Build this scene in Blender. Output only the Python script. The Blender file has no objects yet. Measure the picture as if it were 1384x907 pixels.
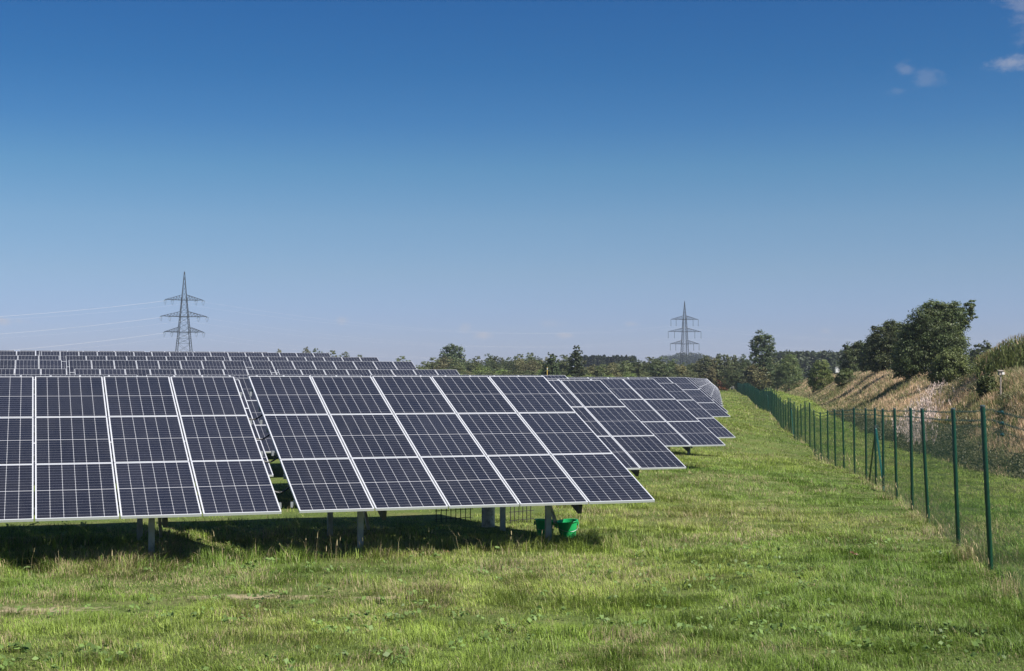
import bpy, math, random
import numpy as np
from mathutils import Vector, Matrix

random.seed(7); RNG = np.random.default_rng(7)
S = bpy.context.scene
C = S.collection

# ------------------------------------------------------------------ camera, sky, sun, exposure
EYE = 2.5
HAZE = 0.00015
F = 1922.0                      # focal length in photograph pixels (1384 wide)
PITCH = math.atan(58.5 / F)
cd = bpy.data.cameras.new('camera'); cam = bpy.data.objects.new('camera', cd); C.objects.link(cam)
cam.location = (0, 0, EYE); cam.rotation_euler = (math.pi / 2 + PITCH, 0, 0)
cd.lens = 36.0 * F / 1384.0; cd.sensor_width = 36.0; cd.clip_start = 0.1; cd.clip_end = 20000
S.camera = cam

SUN_DIR = Vector((0.746, -0.486, 1.0)).normalized()       # towards the sun
SUN_EL = math.asin(SUN_DIR.z); SUN_ROT = math.atan2(SUN_DIR.x, SUN_DIR.y)
w = bpy.data.worlds.new('World'); S.world = w; w.use_nodes = True
nt = w.node_tree; nt.nodes.clear()
N = nt.nodes.new; LK = nt.links.new
wo = N('ShaderNodeOutputWorld'); bg = N('ShaderNodeBackground'); sky = N('ShaderNodeTexSky')
sky.sky_type = 'NISHITA'; sky.sun_disc = False
sky.sun_elevation = SUN_EL; sky.sun_rotation = SUN_ROT
sky.altitude = 400; sky.air_density = 1.0; sky.dust_density = 0.35; sky.ozone_density = 3.5
bg.inputs['Strength'].default_value = 0.06
hs = N('ShaderNodeHueSaturation'); hs.inputs['Saturation'].default_value = 1.15
LK(sky.outputs[0], hs.inputs['Color'])
gm = N('ShaderNodeGamma'); gm.inputs['Gamma'].default_value = 1.0
LK(hs.outputs[0], gm.inputs['Color'])
# small fair-weather clouds, placed by compass direction
geo = N('ShaderNodeTexCoord')
sep = N('ShaderNodeSeparateXYZ'); LK(geo.outputs['Generated'], sep.inputs[0])
def mth(op, a, b=None, c=None):
    n = N('ShaderNodeMath'); n.operation = op
    for i, v in enumerate((a, b, c)):
        if v is None: continue
        if isinstance(v, (int, float)): n.inputs[i].default_value = v
        else: LK(v, n.inputs[i])
    return n.outputs[0]
az = mth('ARCTAN2', sep.outputs[0], sep.outputs[1]); el = mth('ARCSINE', sep.outputs[2])
nz = N('ShaderNodeTexNoise'); nz.inputs['Scale'].default_value = 55; nz.inputs['Detail'].default_value = 7
nz.inputs['Roughness'].default_value = 0.62
mp = N('ShaderNodeMapping'); mp.inputs['Scale'].default_value = (1, 1, 1.7); LK(geo.outputs['Generated'], mp.inputs[0]); LK(mp.outputs[0], nz.inputs['Vector'])
CLOUDS = [(19.4, 11.9, 1.2, .36, .42), (19.9, 14.0, 1.1, 1.5, .24), (15.6, 11.9, .5, .38, .17), (16.4, 11.6, .9, .5, .13), (15.3, 11.1, .6, .3, .10),
          (-19.8, 2.2, 1.0, .22, .5), (-1.2, 1.75, .55, .26, .55), (-1.9, 2.05, .3, .3, .25), (2.2, 1.75, .5, .20, .52), (-6.8, 2.3, .35, .22, .42), (4.8, 2.2, .4, .15, .36), (1.6, 2.2, .8, .2, .14), (12.4, 1.9, .3, .2, .3)]
dens = None
for (a0, e0, ra, re, amp) in CLOUDS:
    da = mth('DIVIDE', mth('SUBTRACT', az, math.radians(a0)), math.radians(ra))
    de = mth('DIVIDE', mth('SUBTRACT', el, math.radians(e0)), math.radians(re))
    r = mth('SQRT', mth('ADD', mth('MULTIPLY', da, da), mth('MULTIPLY', de, de)))
    m = mth('SUBTRACT', 1.0, r)
    m = mth('ADD', m, mth('MULTIPLY', mth('SUBTRACT', nz.outputs['Fac'], 0.5), 2.6))
    mr = N('ShaderNodeMapRange'); mr.interpolation_type = 'SMOOTHSTEP'; LK(m, mr.inputs[0])
    mr.inputs[1].default_value = 0.05; mr.inputs[2].default_value = 0.95; mr.inputs[3].default_value = 0; mr.inputs[4].default_value = amp
    near = N('ShaderNodeMapRange'); LK(r, near.inputs[0]); near.inputs[1].default_value = 1.7; near.inputs[2].default_value = 0.8
    v = mth('MULTIPLY', mr.outputs[0], near.outputs[0])
    dens = v if dens is None else mth('MAXIMUM', dens, v)
# clear polarised autumn sky: deeper and bluer with height, lavender grey low down
ramp = N('ShaderNodeValToRGB'); LK(mth('DIVIDE', el, math.radians(60)), ramp.inputs[0])
GRADE = [(-.5, .41, .44, .75), (2.44, .425, .455, .69), (4.23, .462, .488, .612), (6.32, .454, .512, .588), (8.41, .353, .492, .566), (10.2, .240, .422, .552), (12.28, .168, .375, .525), (15.26, .130, .340, .515), (19, .125, .32, .52), (32, .42, .5, .58), (60, .6, .6, .6)]
while len(ramp.color_ramp.elements) < len(GRADE): ramp.color_ramp.elements.new(.5)
for e_, (d_, r_, g_, b_) in zip(ramp.color_ramp.elements, GRADE):
    e_.position = max(0, d_ / 60); e_.color = (r_ / .6, g_ / .6, b_ / .6, 1)
tintn = N('ShaderNodeMix'); tintn.data_type = 'RGBA'; tintn.blend_type = 'MULTIPLY'; tintn.inputs['Factor'].default_value = 1
LK(gm.outputs[0], tintn.inputs[6]); LK(ramp.outputs[0], tintn.inputs[7])
mixc = N('ShaderNodeMix'); mixc.data_type = 'RGBA'; LK(dens, mixc.inputs['Factor']); LK(tintn.outputs[2], mixc.inputs[6])
mixc.inputs[7].default_value = (6.0, 5.9, 6.4, 1)
LK(mixc.outputs[2], bg.inputs['Color']); LK(bg.outputs[0], wo.inputs['Surface'])

sl = bpy.data.lights.new('sun', 'SUN'); sl.energy = 5.0; sl.angle = math.radians(0.53); sl.color = (1.0, 0.95, 0.87)
so = bpy.data.objects.new('sun', sl); C.objects.link(so)
so.rotation_euler = (-SUN_DIR).to_track_quat('-Z', 'Y').to_euler(); so.location = (60, -50, 90)

S.view_settings.view_transform = 'Standard'; S.view_settings.look = 'None'
S.view_settings.exposure = 0.6; S.view_settings.gamma = 1.0; S.view_settings.use_curve_mapping = False
S.cycles.max_bounces = 6; S.cycles.transparent_max_bounces = 6; S.cycles.volume_bounces = 0
S.cycles.caustics_reflective = False; S.cycles.caustics_refractive = False
S.cycles.use_denoising = True

# ------------------------------------------------------------------ helpers
def at(x, y, Z):
    """world point seen at photograph pixel (x, y) at forward distance Z"""
    return Vector(((x - 692) / F * Z, Z, EYE + (512 - y) / F * Z))

def vnoise(x, y, scale, seed=0, octaves=3):
    """smooth value noise, 0..1, vectorised"""
    x = np.asarray(x, float) / scale; y = np.asarray(y, float) / scale
    out = np.zeros(np.broadcast(x, y).shape); amp = 1; tot = 0
    for o in range(octaves):
        xi = np.floor(x).astype(np.int64); yi = np.floor(y).astype(np.int64); fx = x - xi; fy = y - yi
        fx = fx * fx * (3 - 2 * fx); fy = fy * fy * (3 - 2 * fy)
        def h(i, j):
            n = (i * 374761393 + j * 668265263 + (seed + o * 17) * 1442695041) & 0x7fffffff
            n = ((n ^ (n >> 13)) * 1274126177) & 0x7fffffff
            return ((n ^ (n >> 16)) & 0xffff) / 65535.0
        v = (h(xi, yi) * (1 - fx) + h(xi + 1, yi) * fx) * (1 - fy) + (h(xi, yi + 1) * (1 - fx) + h(xi + 1, yi + 1) * fx) * fy
        out += amp * v; tot += amp; amp *= .5; x = x * 2.03 + 11.3; y = y * 2.03 + 5.7
    return out / tot

def smooth(a, b, x):
    t = np.clip((np.asarray(x, float) - a) / (b - a), 0, 1); return t * t * (3 - 2 * t)

def np_mesh(name, v, faces, mat=None, tint=None, parent=None, smooth_sh=False):
    """faces: list of (n,k) index arrays"""
    me = bpy.data.meshes.new(name)
    v = np.asarray(v, np.float32)
    me.vertices.add(len(v)); me.vertices.foreach_set('co', v.ravel())
    loops = np.concatenate([np.asarray(f, np.int32).ravel() for f in faces])
    tot = np.concatenate([np.full(len(f), np.asarray(f).shape[1], np.int32) for f in faces])
    start = np.concatenate([[0], np.cumsum(tot)[:-1]]).astype(np.int32)
    me.loops.add(len(loops)); me.loops.foreach_set('vertex_index', loops)
    me.polygons.add(len(tot)); me.polygons.foreach_set('loop_start', start); me.polygons.foreach_set('loop_total', tot)
    if smooth_sh: me.polygons.foreach_set('use_smooth', np.ones(len(tot), bool))
    me.update(calc_edges=True)
    if tint is not None:
        at_ = me.attributes.new('tint', 'FLOAT_COLOR', 'POINT')
        t4 = np.ones((len(v), 4), np.float32); t4[:, :3] = tint; at_.data.foreach_set('color', t4.ravel())
    o = bpy.data.objects.new(name, me); C.objects.link(o)
    if mat: me.materials.append(mat)
    if parent: o.parent = parent
    return o

class MB:
    """collects boxes, bars and tubes for one mesh object"""
    def __init__(s): s.v = []; s.f = []
    def quadbox(s, pts):                       # 8 points: bottom ring 4, top ring 4
        b = len(s.v); s.v += [tuple(p) for p in pts]
        s.f += [(b+3, b+2, b+1, b), (b+4, b+5, b+6, b+7)] + [(b+i, b+(i+1) % 4, b+4+(i+1) % 4, b+4+i) for i in range(4)]
        return s
    def box(s, c, size, bev=0.0):
        x, y, z = [a / 2 for a in size]
        return s.quadbox([(c[0]+i*x, c[1]+j*y, c[2]+k*z) for k in (-1, 1) for i, j in ((-1, -1), (1, -1), (1, 1), (-1, 1))])
    def bar(s, a, b, wx, wy=None, up=(0, 0, 1)):
        a = Vector(a); b = Vector(b); d = (b - a).normalized(); wy = wy or wx
        u = Vector(up)
        if abs(d.dot(u)) > .95: u = Vector((1, 0, 0))
        sx = d.cross(u).normalized() * wx / 2; sy = sx.cross(d).normalized() * wy / 2
        return s.quadbox([a-sx-sy, a+sx-sy, a+sx+sy, a-sx+sy, b-sx-sy, b+sx-sy, b+sx+sy, b-sx+sy])
    def tube(s, pts, r, n=8, cap=True):
        pts = [Vector(p) for p in pts]; rr = r if isinstance(r, (list, tuple)) else [r] * len(pts)
        rings = []
        for i, p in enumerate(pts):
            d = (pts[min(i+1, len(pts)-1)] - pts[max(i-1, 0)]).normalized()
            u = Vector((0, 0, 1)) if abs(d.z) < .9 else Vector((1, 0, 0))
            a = d.cross(u).normalized(); b_ = a.cross(d).normalized()
            base = len(s.v)
            for k in range(n):
                t = 2*math.pi*k/n; s.v.append(tuple(p + (a*math.cos(t) + b_*math.sin(t)) * rr[i]))
            rings.append(base)
        for i in range(len(rings)-1):
            for k in range(n):
                s.f.append((rings[i]+k, rings[i]+(k+1) % n, rings[i+1]+(k+1) % n, rings[i+1]+k))
        if cap:
            s.f.append(tuple(rings[0]+k for k in range(n))[::-1]); s.f.append(tuple(rings[-1]+k for k in range(n)))
        return s
    def lathe(s, prof, n=28, c=(0, 0, 0), sx=1, sy=1):
        rings = []
        for (r, z) in prof:
            rings.append(len(s.v))
            for k in range(n):
                t = 2*math.pi*k/n; s.v.append((c[0]+r*sx*math.cos(t), c[1]+r*sy*math.sin(t), c[2]+z))
        for i in range(len(rings)-1):
            for k in range(n): s.f.append((rings[i]+k, rings[i]+(k+1) % n, rings[i+1]+(k+1) % n, rings[i+1]+k))
        return s
    def build(s, name, mat, parent=None, smooth_sh=False):
        me = bpy.data.meshes.new(name); me.from_pydata(s.v, [], s.f); me.update()
        if smooth_sh:
            me.polygons.foreach_set('use_smooth', np.ones(len(me.polygons), bool))
            try: me.set_sharp_from_angle(angle=math.radians(40))
            except Exception: pass
        me.materials.append(mat)
        o = bpy.data.objects.new(name, me); C.objects.link(o)
        if parent: o.parent = parent
        return o

def tag(o, label, cat=None, group=None):
    o['label'] = label
    if cat: o['category'] = cat
    if group: o['group'] = group
    return o
def empty(name, loc, rz=0):
    o = bpy.data.objects.new(name, None); C.objects.link(o); o.location = loc; o.rotation_euler = (0, 0, rz)
    o.empty_display_size = .3; return o
def kids(o): return [c for c in C.objects if c.parent == o]
def copy_tree(src, children, parent=None):
    """copy a thing with its recorded children {obj: [subparts]}"""
    r = src.copy(); C.objects.link(r)
    for ch, subs in children:
        c = ch.copy(); C.objects.link(c); c.parent = r
        for sb in subs:
            d = sb.copy(); C.objects.link(d); d.parent = c
    return r

# ------------------------------------------------------------------ materials
def mat(name, col, rough=.6, metal=0.0, spec=.5, noise=None, coat=0):
    m = bpy.data.materials.new(name); m.use_nodes = True; t = m.node_tree; p = t.nodes['Principled BSDF']
    p.inputs['Base Color'].default_value = (*col, 1); p.inputs['Roughness'].default_value = rough
    p.inputs['Metallic'].default_value = metal; p.inputs['Specular IOR Level'].default_value = spec
    if coat: p.inputs['Coat Weight'].default_value = coat
    if noise:
        sc, col2, lo, hi = noise
        tc = t.nodes.new('ShaderNodeTexCoord'); n = t.nodes.new('ShaderNodeTexNoise'); n.inputs['Scale'].default_value = sc; n.inputs['Detail'].default_value = 6
        t.links.new(tc.outputs['Object'], n.inputs['Vector'])
        r = t.nodes.new('ShaderNodeValToRGB'); r.color_ramp.elements[0].position = lo; r.color_ramp.elements[1].position = hi
        r.color_ramp.elements[0].color = (*col, 1); r.color_ramp.elements[1].color = (*col2, 1)
        t.links.new(n.outputs['Fac'], r.inputs[0]); t.links.new(r.outputs[0], p.inputs['Base Color'])
        b = t.nodes.new('ShaderNodeBump'); b.inputs['Strength'].default_value = .12; b.inputs['Distance'].default_value = .01
        t.links.new(n.outputs['Fac'], b.inputs['Height']); t.links.new(b.outputs[0], p.inputs['Normal'])
    return m

def leaf_mat(name, transl=.3, rough=.55, spec=.3, vary=True):
    m = bpy.data.materials.new(name); m.use_nodes = True; t = m.node_tree; p = t.nodes['Principled BSDF']
    a = t.nodes.new('ShaderNodeAttribute'); a.attribute_name = 'tint'
    oi = t.nodes.new('ShaderNodeObjectInfo'); h = t.nodes.new('ShaderNodeHueSaturation')
    mr = t.nodes.new('ShaderNodeMapRange'); mr.inputs[3].default_value = .8 if vary else 1; mr.inputs[4].default_value = 1.22 if vary else 1; t.links.new(oi.outputs['Random'], mr.inputs[0])
    mh = t.nodes.new('ShaderNodeMapRange'); mh.inputs[3].default_value = .485 if vary else .5; mh.inputs[4].default_value = .508 if vary else .5; t.links.new(oi.outputs['Random'], mh.inputs[0])
    t.links.new(a.outputs['Color'], h.inputs['Color']); t.links.new(mr.outputs[0], h.inputs['Value']); t.links.new(mh.outputs[0], h.inputs['Hue'])
    t.links.new(h.outputs[0], p.inputs['Base Color']); p.inputs['Roughness'].default_value = rough; p.inputs['Specular IOR Level'].default_value = spec
    tr = t.nodes.new('ShaderNodeBsdfTranslucent'); t.links.new(h.outputs[0], tr.inputs['Color'])
    mx = t.nodes.new('ShaderNodeMixShader'); mx.inputs[0].default_value = transl
    t.links.new(p.outputs[0], mx.inputs[1]); t.links.new(tr.outputs[0], mx.inputs[2])
    t.links.new(mx.outputs[0], t.nodes['Material Output'].inputs['Surface'])
    return m

M = {}
M['alu'] = mat('anodised_aluminium', (.72, .73, .76), .42, .25, .5)
M['steel'] = mat('galvanised_steel', (.30, .31, .31), .5, .6, .5, noise=(9, (.42, .43, .43), .35, .7))
M['dark'] = mat('dark_bracket_steel', (.05, .05, .055), .55, .3)
M['cable'] = mat('black_cable_rubber', (.012, .012, .013), .5)
M['fence'] = mat('green_coated_steel', (.006, .044, .025), .3, 0, .5, noise=(4, (.009, .060, .034), .3, .75))
M['fence_light'] = mat('lighter_green_coated_steel', (.012, .10, .075), .32, 0, .5)
M['mesh'] = mat('green_coated_wire', (.010, .042, .028), .4)
M['cap'] = mat('grey_post_cap', (.10, .13, .13), .22, .3)
M['barb'] = mat('green_barbed_wire', (.02, .07, .055), .45, .1)
M['pylon'] = mat('grey_green_pylon_paint', (.014, .020, .023), .6, .1)
M['insul'] = mat('insulator_glass', (.10, .12, .13), .3)
M['conductor'] = mat('aluminium_conductor', (.70, .67, .69), .45, .15)
M['bark'] = mat('bark', (.07, .055, .04), .9, noise=(5, (.13, .11, .09), .3, .7))
M['bucket'] = mat('green_plastic', (.010, .33, .095), .35, 0, .5, noise=(3, (.014, .40, .12), .3, .7))
M['rebar'] = mat('rusty_dark_wire', (.035, .032, .028), .8)
M['concrete'] = mat('pale_concrete', (.46, .45, .42), .85, noise=(14, (.25, .24, .22), .45, .6))
M['wood'] = mat('weathered_wood', (.36, .31, .26), .8, noise=(12, (.25, .21, .18), .3, .7))
M['white'] = mat('white_paint', (.78, .77, .74), .5, noise=(8, (.66, .65, .62), .4, .8))
M['yellow'] = mat('yellow_paint', (.62, .42, .08), .5, noise=(8, (.5, .36, .1), .4, .8))
M['wall'] = mat('dark_cladding', (.05, .05, .05), .7, noise=(3, (.09, .085, .08), .3, .7))
M['grass'] = leaf_mat('grass_blades', .30, .5, .35, False)
M['leaf'] = leaf_mat('leaves', .32, .5, .35)
M['dry'] = leaf_mat('dry_grass', .3, .65, .2, False)

def module_material():
    m = bpy.data.materials.new('solar_glass'); m.use_nodes = True; t = m.node_tree; p = t.nodes['Principled BSDF']; n = t.nodes.new; l = t.links.new
    uv = n('ShaderNodeUVMap'); uv.uv_map = 'UVMap'; sp = n('ShaderNodeSeparateXYZ'); l(uv.outputs[0], sp.inputs[0])
    def mt(op, a, b=None, c=None):
        q = n('ShaderNodeMath'); q.operation = op
        for i, v in enumerate((a, b, c)):
            if v is None: continue
            if isinstance(v, (int, float)): q.inputs[i].default_value = v
            else: l(v, q.inputs[i])
        return q.outputs[0]
    # UV in metres on a 1.038 x 1.695 module
    u, v = sp.outputs[0], sp.outputs[1]
    MX, MY = .016, .016; CW = (1.038 - 2*MX) / 6
    HALF = (1.695 - 2*MY - .012) / 2; CH = HALF / 10
    cu = mt('DIVIDE', mt('SUBTRACT', u, MX), CW)
    fu = mt('ABSOLUTE', mt('SUBTRACT', mt('FRACT', cu), .5)); du = mt('MULTIPLY', mt('SUBTRACT', .5, fu), CW)     # metres to column line
    vc = mt('ABSOLUTE', mt('SUBTRACT', v, 1.695/2)); vh = mt('SUBTRACT', vc, .006)                             # distance from the middle bar
    cv = mt('DIVIDE', vh, CH); fv = mt('ABSOLUTE', mt('SUBTRACT', mt('FRACT', cv), .5)); dv = mt('MULTIPLY', mt('SUBTRACT', .5, fv), CH)
    colline = mt('LESS_THAN', du, .0026); rowline = mt('LESS_THAN', dv, .0017)
    corner = mt('LESS_THAN', mt('ADD', du, dv), .0105)
    mid = mt('LESS_THAN', vh, 0.0)
    ou = mt('GREATER_THAN', mt('ABSOLUTE', mt('SUBTRACT', u, .519)), .519 - MX); ov = mt('GREATER_THAN', vc, 1.695/2 - MY)
    edge = mt('MAXIMUM', ou, ov)
    white = mt('MAXIMUM', mt('MAXIMUM', colline, corner), mt('MAXIMUM', mid, edge))
    # fine silver busbars run up each cell
    fb = mt('ABSOLUTE', mt('SUBTRACT', mt('FRACT', mt('MULTIPLY', cu, 9.0)), .5)); bus = mt('GREATER_THAN', fb, .465)
    oi = n('ShaderNodeObjectInfo')
    no = n('ShaderNodeTexNoise'); no.inputs['Scale'].default_value = .8; no.inputs['Detail'].default_value = 2; l(uv.outputs[0], no.inputs['Vector'])
    cellid = n('ShaderNodeTexWhiteNoise'); cellid.noise_dimensions = '3D'; cb = n('ShaderNodeCombineXYZ')
    l(mt('FLOOR', cu), cb.inputs[0]); l(mt('FLOOR', mt('MULTIPLY', v, 12)), cb.inputs[1]); l(oi.outputs['Random'], cb.inputs[2]); l(cb.outputs[0], cellid.inputs['Vector'])
    k = n('ShaderNodeMapRange'); l(mt('ADD', mt('MULTIPLY', cellid.outputs['Value'], .35), mt('MULTIPLY', oi.outputs['Random'], .65)), k.inputs[0]); k.inputs[3].default_value = .7; k.inputs[4].default_value = 1.35
    base = n('ShaderNodeVectorMath'); base.operation = 'SCALE'; base.inputs[0].default_value = (.0100, .0112, .0200); l(k.outputs[0], base.inputs['Scale'])
    def mix(fac, a, b):
        q = n('ShaderNodeMix'); q.data_type = 'RGBA'; l(fac, q.inputs['Factor'])
        for i, vv in ((6, a), (7, b)):
            if isinstance(vv, tuple): q.inputs[i].default_value = (*vv, 1)
            else: l(vv, q.inputs[i])
        return q.outputs[2]
    c1 = mix(mt('MULTIPLY', bus, .4), base.outputs[0], (.09, .09, .10))
    c2 = mix(mt('MULTIPLY', rowline, .7), c1, (.34, .34, .38))
    c3 = mix(white, c2, (.41, .41, .43))
    dm = n('ShaderNodeTexNoise'); dm.inputs['Scale'].default_value = 2.3; dm.inputs['Detail'].default_value = 8; dm.inputs['Roughness'].default_value = .65
    dv2 = n('ShaderNodeVectorMath'); dv2.operation = 'MULTIPLY_ADD'; l(uv.outputs[0], dv2.inputs[0]); dv2.inputs[1].default_value = (1.6, .55, 1); cb2 = n('ShaderNodeCombineXYZ'); l(mt('MULTIPLY', oi.outputs['Random'], 40.0), cb2.inputs[2]); l(cb2.outputs[0], dv2.inputs[2]); l(dv2.outputs[0], dm.inputs['Vector'])
    dr = n('ShaderNodeMapRange'); l(dm.outputs['Fac'], dr.inputs[0]); dr.inputs[1].default_value = .35; dr.inputs[2].default_value = .75; dr.inputs[3].default_value = .006; dr.inputs[4].default_value = .045
    low = n('ShaderNodeMapRange'); l(v, low.inputs[0]); low.inputs[1].default_value = .0; low.inputs[2].default_value = .10; low.inputs[3].default_value = .04; low.inputs[4].default_value = 0
    c3 = mix(mt('ADD', dr.outputs[0], low.outputs[0]), c3, (.30, .28, .26))
    l(c3, p.inputs['Base Color']); p.inputs['Roughness'].default_value = .16; p.inputs['IOR'].default_value = 1.45
    p.inputs['Specular IOR Level'].default_value = .5
    dn = n('ShaderNodeTexNoise'); dn.inputs['Scale'].default_value = 6; l(uv.outputs[0], dn.inputs['Vector'])
    rr = n('ShaderNodeMapRange'); l(dn.outputs['Fac'], rr.inputs[0]); rr.inputs[3].default_value = .12; rr.inputs[4].default_value = .26; l(rr.outputs[0], p.inputs['Roughness'])
    return m
M['glass'] = module_material()

SOIL = [(-5.2, 15.55, 1.0, .30), (-3.0, 16.3, 1.1, .22), (-1.5, 16.2, .5, .15), (3.5, 22.0, .10, .9), (1.5, 22.6, .4, .3)]
def ground_material():
    m = bpy.data.materials.new('turf_ground'); m.use_nodes = True; t = m.node_tree; p = t.nodes['Principled BSDF']; n = t.nodes.new; l = t.links.new
    tc = n('ShaderNodeTexCoord')
    def noise(sc, det=6):
        q = n('ShaderNodeTexNoise'); q.inputs['Scale'].default_value = sc; q.inputs['Detail'].default_value = det; q.inputs['Roughness'].default_value = .62; l(tc.outputs['Object'], q.inputs['Vector']); return q.outputs['Fac']
    r = n('ShaderNodeValToRGB'); e = r.color_ramp.elements; e[0].position = .3; e[0].color = (.09, .13, .035, 1); e[1].position = .72; e[1].color = (.19, .185, .08, 1)
    q = r.color_ramp.elements.new(.5); q.color = (.12, .16, .045, 1)
    l(noise(.7), r.inputs[0])
    r2 = n('ShaderNodeValToRGB'); r2.color_ramp.elements[0].position = .35; r2.color_ramp.elements[1].position = .7
    r2.color_ramp.elements[0].color = (.6, .6, .6, 1); r2.color_ramp.elements[1].color = (1.25, 1.25, 1.2, 1); l(noise(24, 8), r2.inputs[0])
    mu = n('ShaderNodeMix'); mu.data_type = 'RGBA'; mu.blend_type = 'MULTIPLY'; mu.inputs['Factor'].default_value = 1; l(r.outputs[0], mu.inputs[6]); l(r2.outputs[0], mu.inputs[7])
    sp = n('ShaderNodeSeparateXYZ'); l(tc.outputs['Object'], sp.inputs[0]); acc = None
    def mt(op, a, b):
        q = n('ShaderNodeMath'); q.operation = op
        for i, v in enumerate((a, b)):
            if isinstance(v, (int, float)): q.inputs[i].default_value = v
            else: l(v, q.inputs[i])
        return q.outputs[0]
    for (sx, sy, rx, ry) in SOIL:
        u = mt('DIVIDE', mt('SUBTRACT', sp.outputs[0], sx), rx); v = mt('DIVIDE', mt('SUBTRACT', sp.outputs[1], sy), ry)
        m_ = mt('SUBTRACT', 1.25, mt('SQRT', mt('ADD', mt('MULTIPLY', u, u), mt('MULTIPLY', v, v)), 0.0)); acc = m_ if acc is None else mt('MAXIMUM', acc, m_)
    acc = mt('ADD', acc, mt('MULTIPLY', mt('SUBTRACT', noise(9), .5), 3.5))
    mr = n('ShaderNodeMapRange'); l(acc, mr.inputs[0]); mr.inputs[1].default_value = .3; mr.inputs[2].default_value = 1.1; mr.inputs[4].default_value = .85
    so_ = n('ShaderNodeMix'); so_.data_type = 'RGBA'; l(mr.outputs[0], so_.inputs['Factor']); l(mu.outputs[2], so_.inputs[6]); so_.inputs[7].default_value = (.36, .29, .19, 1)
    l(so_.outputs[2], p.inputs['Base Color']); p.inputs['Roughness'].default_value = .95; p.inputs['Specular IOR Level'].default_value = .1
    b = n('ShaderNodeBump'); b.inputs['Strength'].default_value = .7; b.inputs['Distance'].default_value = .06; l(noise(9, 9), b.inputs['Height']); l(b.outputs[0], p.inputs['Normal'])
    return m
M['ground'] = ground_material()

# ------------------------------------------------------------------ plan of the site
TH = 0.328; CT, ST = math.cos(TH), math.sin(TH)          # direction of the table rows
TILT = 0.366; COLW = 1.06; MW, MH = 1.038, 1.695; SLP = 5.12; EDGE = .71
PITCHROW = 8.1; P0 = 19.27; A0 = 3.51
def ap(a, p): return (CT * a - ST * p, ST * a + CT * p)
def end_a(p, x):
    r = (x - 692) / F; Z = p / (CT - ST * r); X = r * Z; return CT * X + ST * Z

FZ = np.array([-40, 0, 10, 17, 27.4, 39.8, 60, 73.8, 100, 160, 250, 384, 700.]); FX = np.array([-5.5, 2.3, 4.3, 5.7, 7.75, 9.9, 12.8, 14.8, 18.6, 27.3, 40.4, 59.9, 106.])
def fence_x(Z):
    return np.interp(Z, FZ, FX)

def foot(Z): return np.interp(Z, [0, 45, 100, 150, 200, 370, 500], [5.2, 5.3, 6.3, 7.4, 8.6, 11.0, 11.0])
# terrain: thin-plate surface through surveyed heights
CP = [(-60, -40, 0), (60, -40, .6), (0, -10, 0), (-12, 8, 0), (0, 10, 0), (-8, 20, 0), (-3, 20.5, -.01), (2, 21.5, -.03), (-14, 18, 0), (3.7, 30, -.06), (-12, 30, -.03), (5.9, 39.4, -.04), (-10, 40, -.02),
      (7.6, 48.6, -.2), (-8, 48, 0), (-25, 45, 0), (10, 65, .0), (11, 76, .0), (12.5, 85, .0), (16, 111, 0), (30, 200, -.03), (60, 420, -.05), (5, 80, .2),
      (2.3, 60, .08), (-16, 54, .11), (-2.6, 67, .39), (-18, 62, .39), (-5, 75, .87), (-20, 70, .87), (-8, 83, 1.2), (-25, 77, 1.2), (-11.6, 90, 1.58), (-30, 85, 1.6), (-15, 98, 1.74), (-32, 93, 1.74), (-40, 110, 1.95), (-18, 115, 1.95),
      (-60, 80, 1.6), (-60, 50, .4), (-60, 20, 0), (-60, 150, 2.0), (10, 140, .4), (0, 300, .3), (-100, 400, 1.5), (100, 700, 0),
      (5.3, 17, .2), (6.6, 21.5, .08), (7.75, 27.4, -.06), (8.5, 33, -.2), (9.9, 39.8, -.33), (11, 47.3, -.53), (12.8, 60, -.88), (14.8, 73.8, -.92), (16.7, 87, -.85), (25, 140, -.6), (40, 250, -.4), (60, 384, -.3),
      (9, 17, .15), (15, 40, -.45), (19, 60, -.9), (23, 85, -.9), (30, 130, -.75), (24, 20, .2), (40, 60, -.6), (60, 110, -.6), (80, 250, -.5)]
CP = np.array(CP, float)
def tps(P, z, lam=3.0):
    d = np.hypot(P[:, None, 0] - P[None, :, 0], P[:, None, 1] - P[None, :, 1])
    K = np.where(d > 0, d * d * np.log(d + 1e-9), 0) + lam * np.eye(len(P))
    Q = np.c_[np.ones(len(P)), P]; A = np.block([[K, Q], [Q.T, np.zeros((3, 3))]])
    return np.linalg.solve(A, np.r_[z, 0, 0, 0])
WS = tps(CP[:, :2], CP[:, 2])
RZ = np.array([0, 60, 75, 92, 104, 112, 122, 140, 170, 220, 300, 420, 600.]); RH = np.array([2.4, 2.7, 2.9, 2.7, 1.75, 1.6, 2.2, 2.9, 3.1, 2.9, 2.6, 1.2, 0.])
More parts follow.
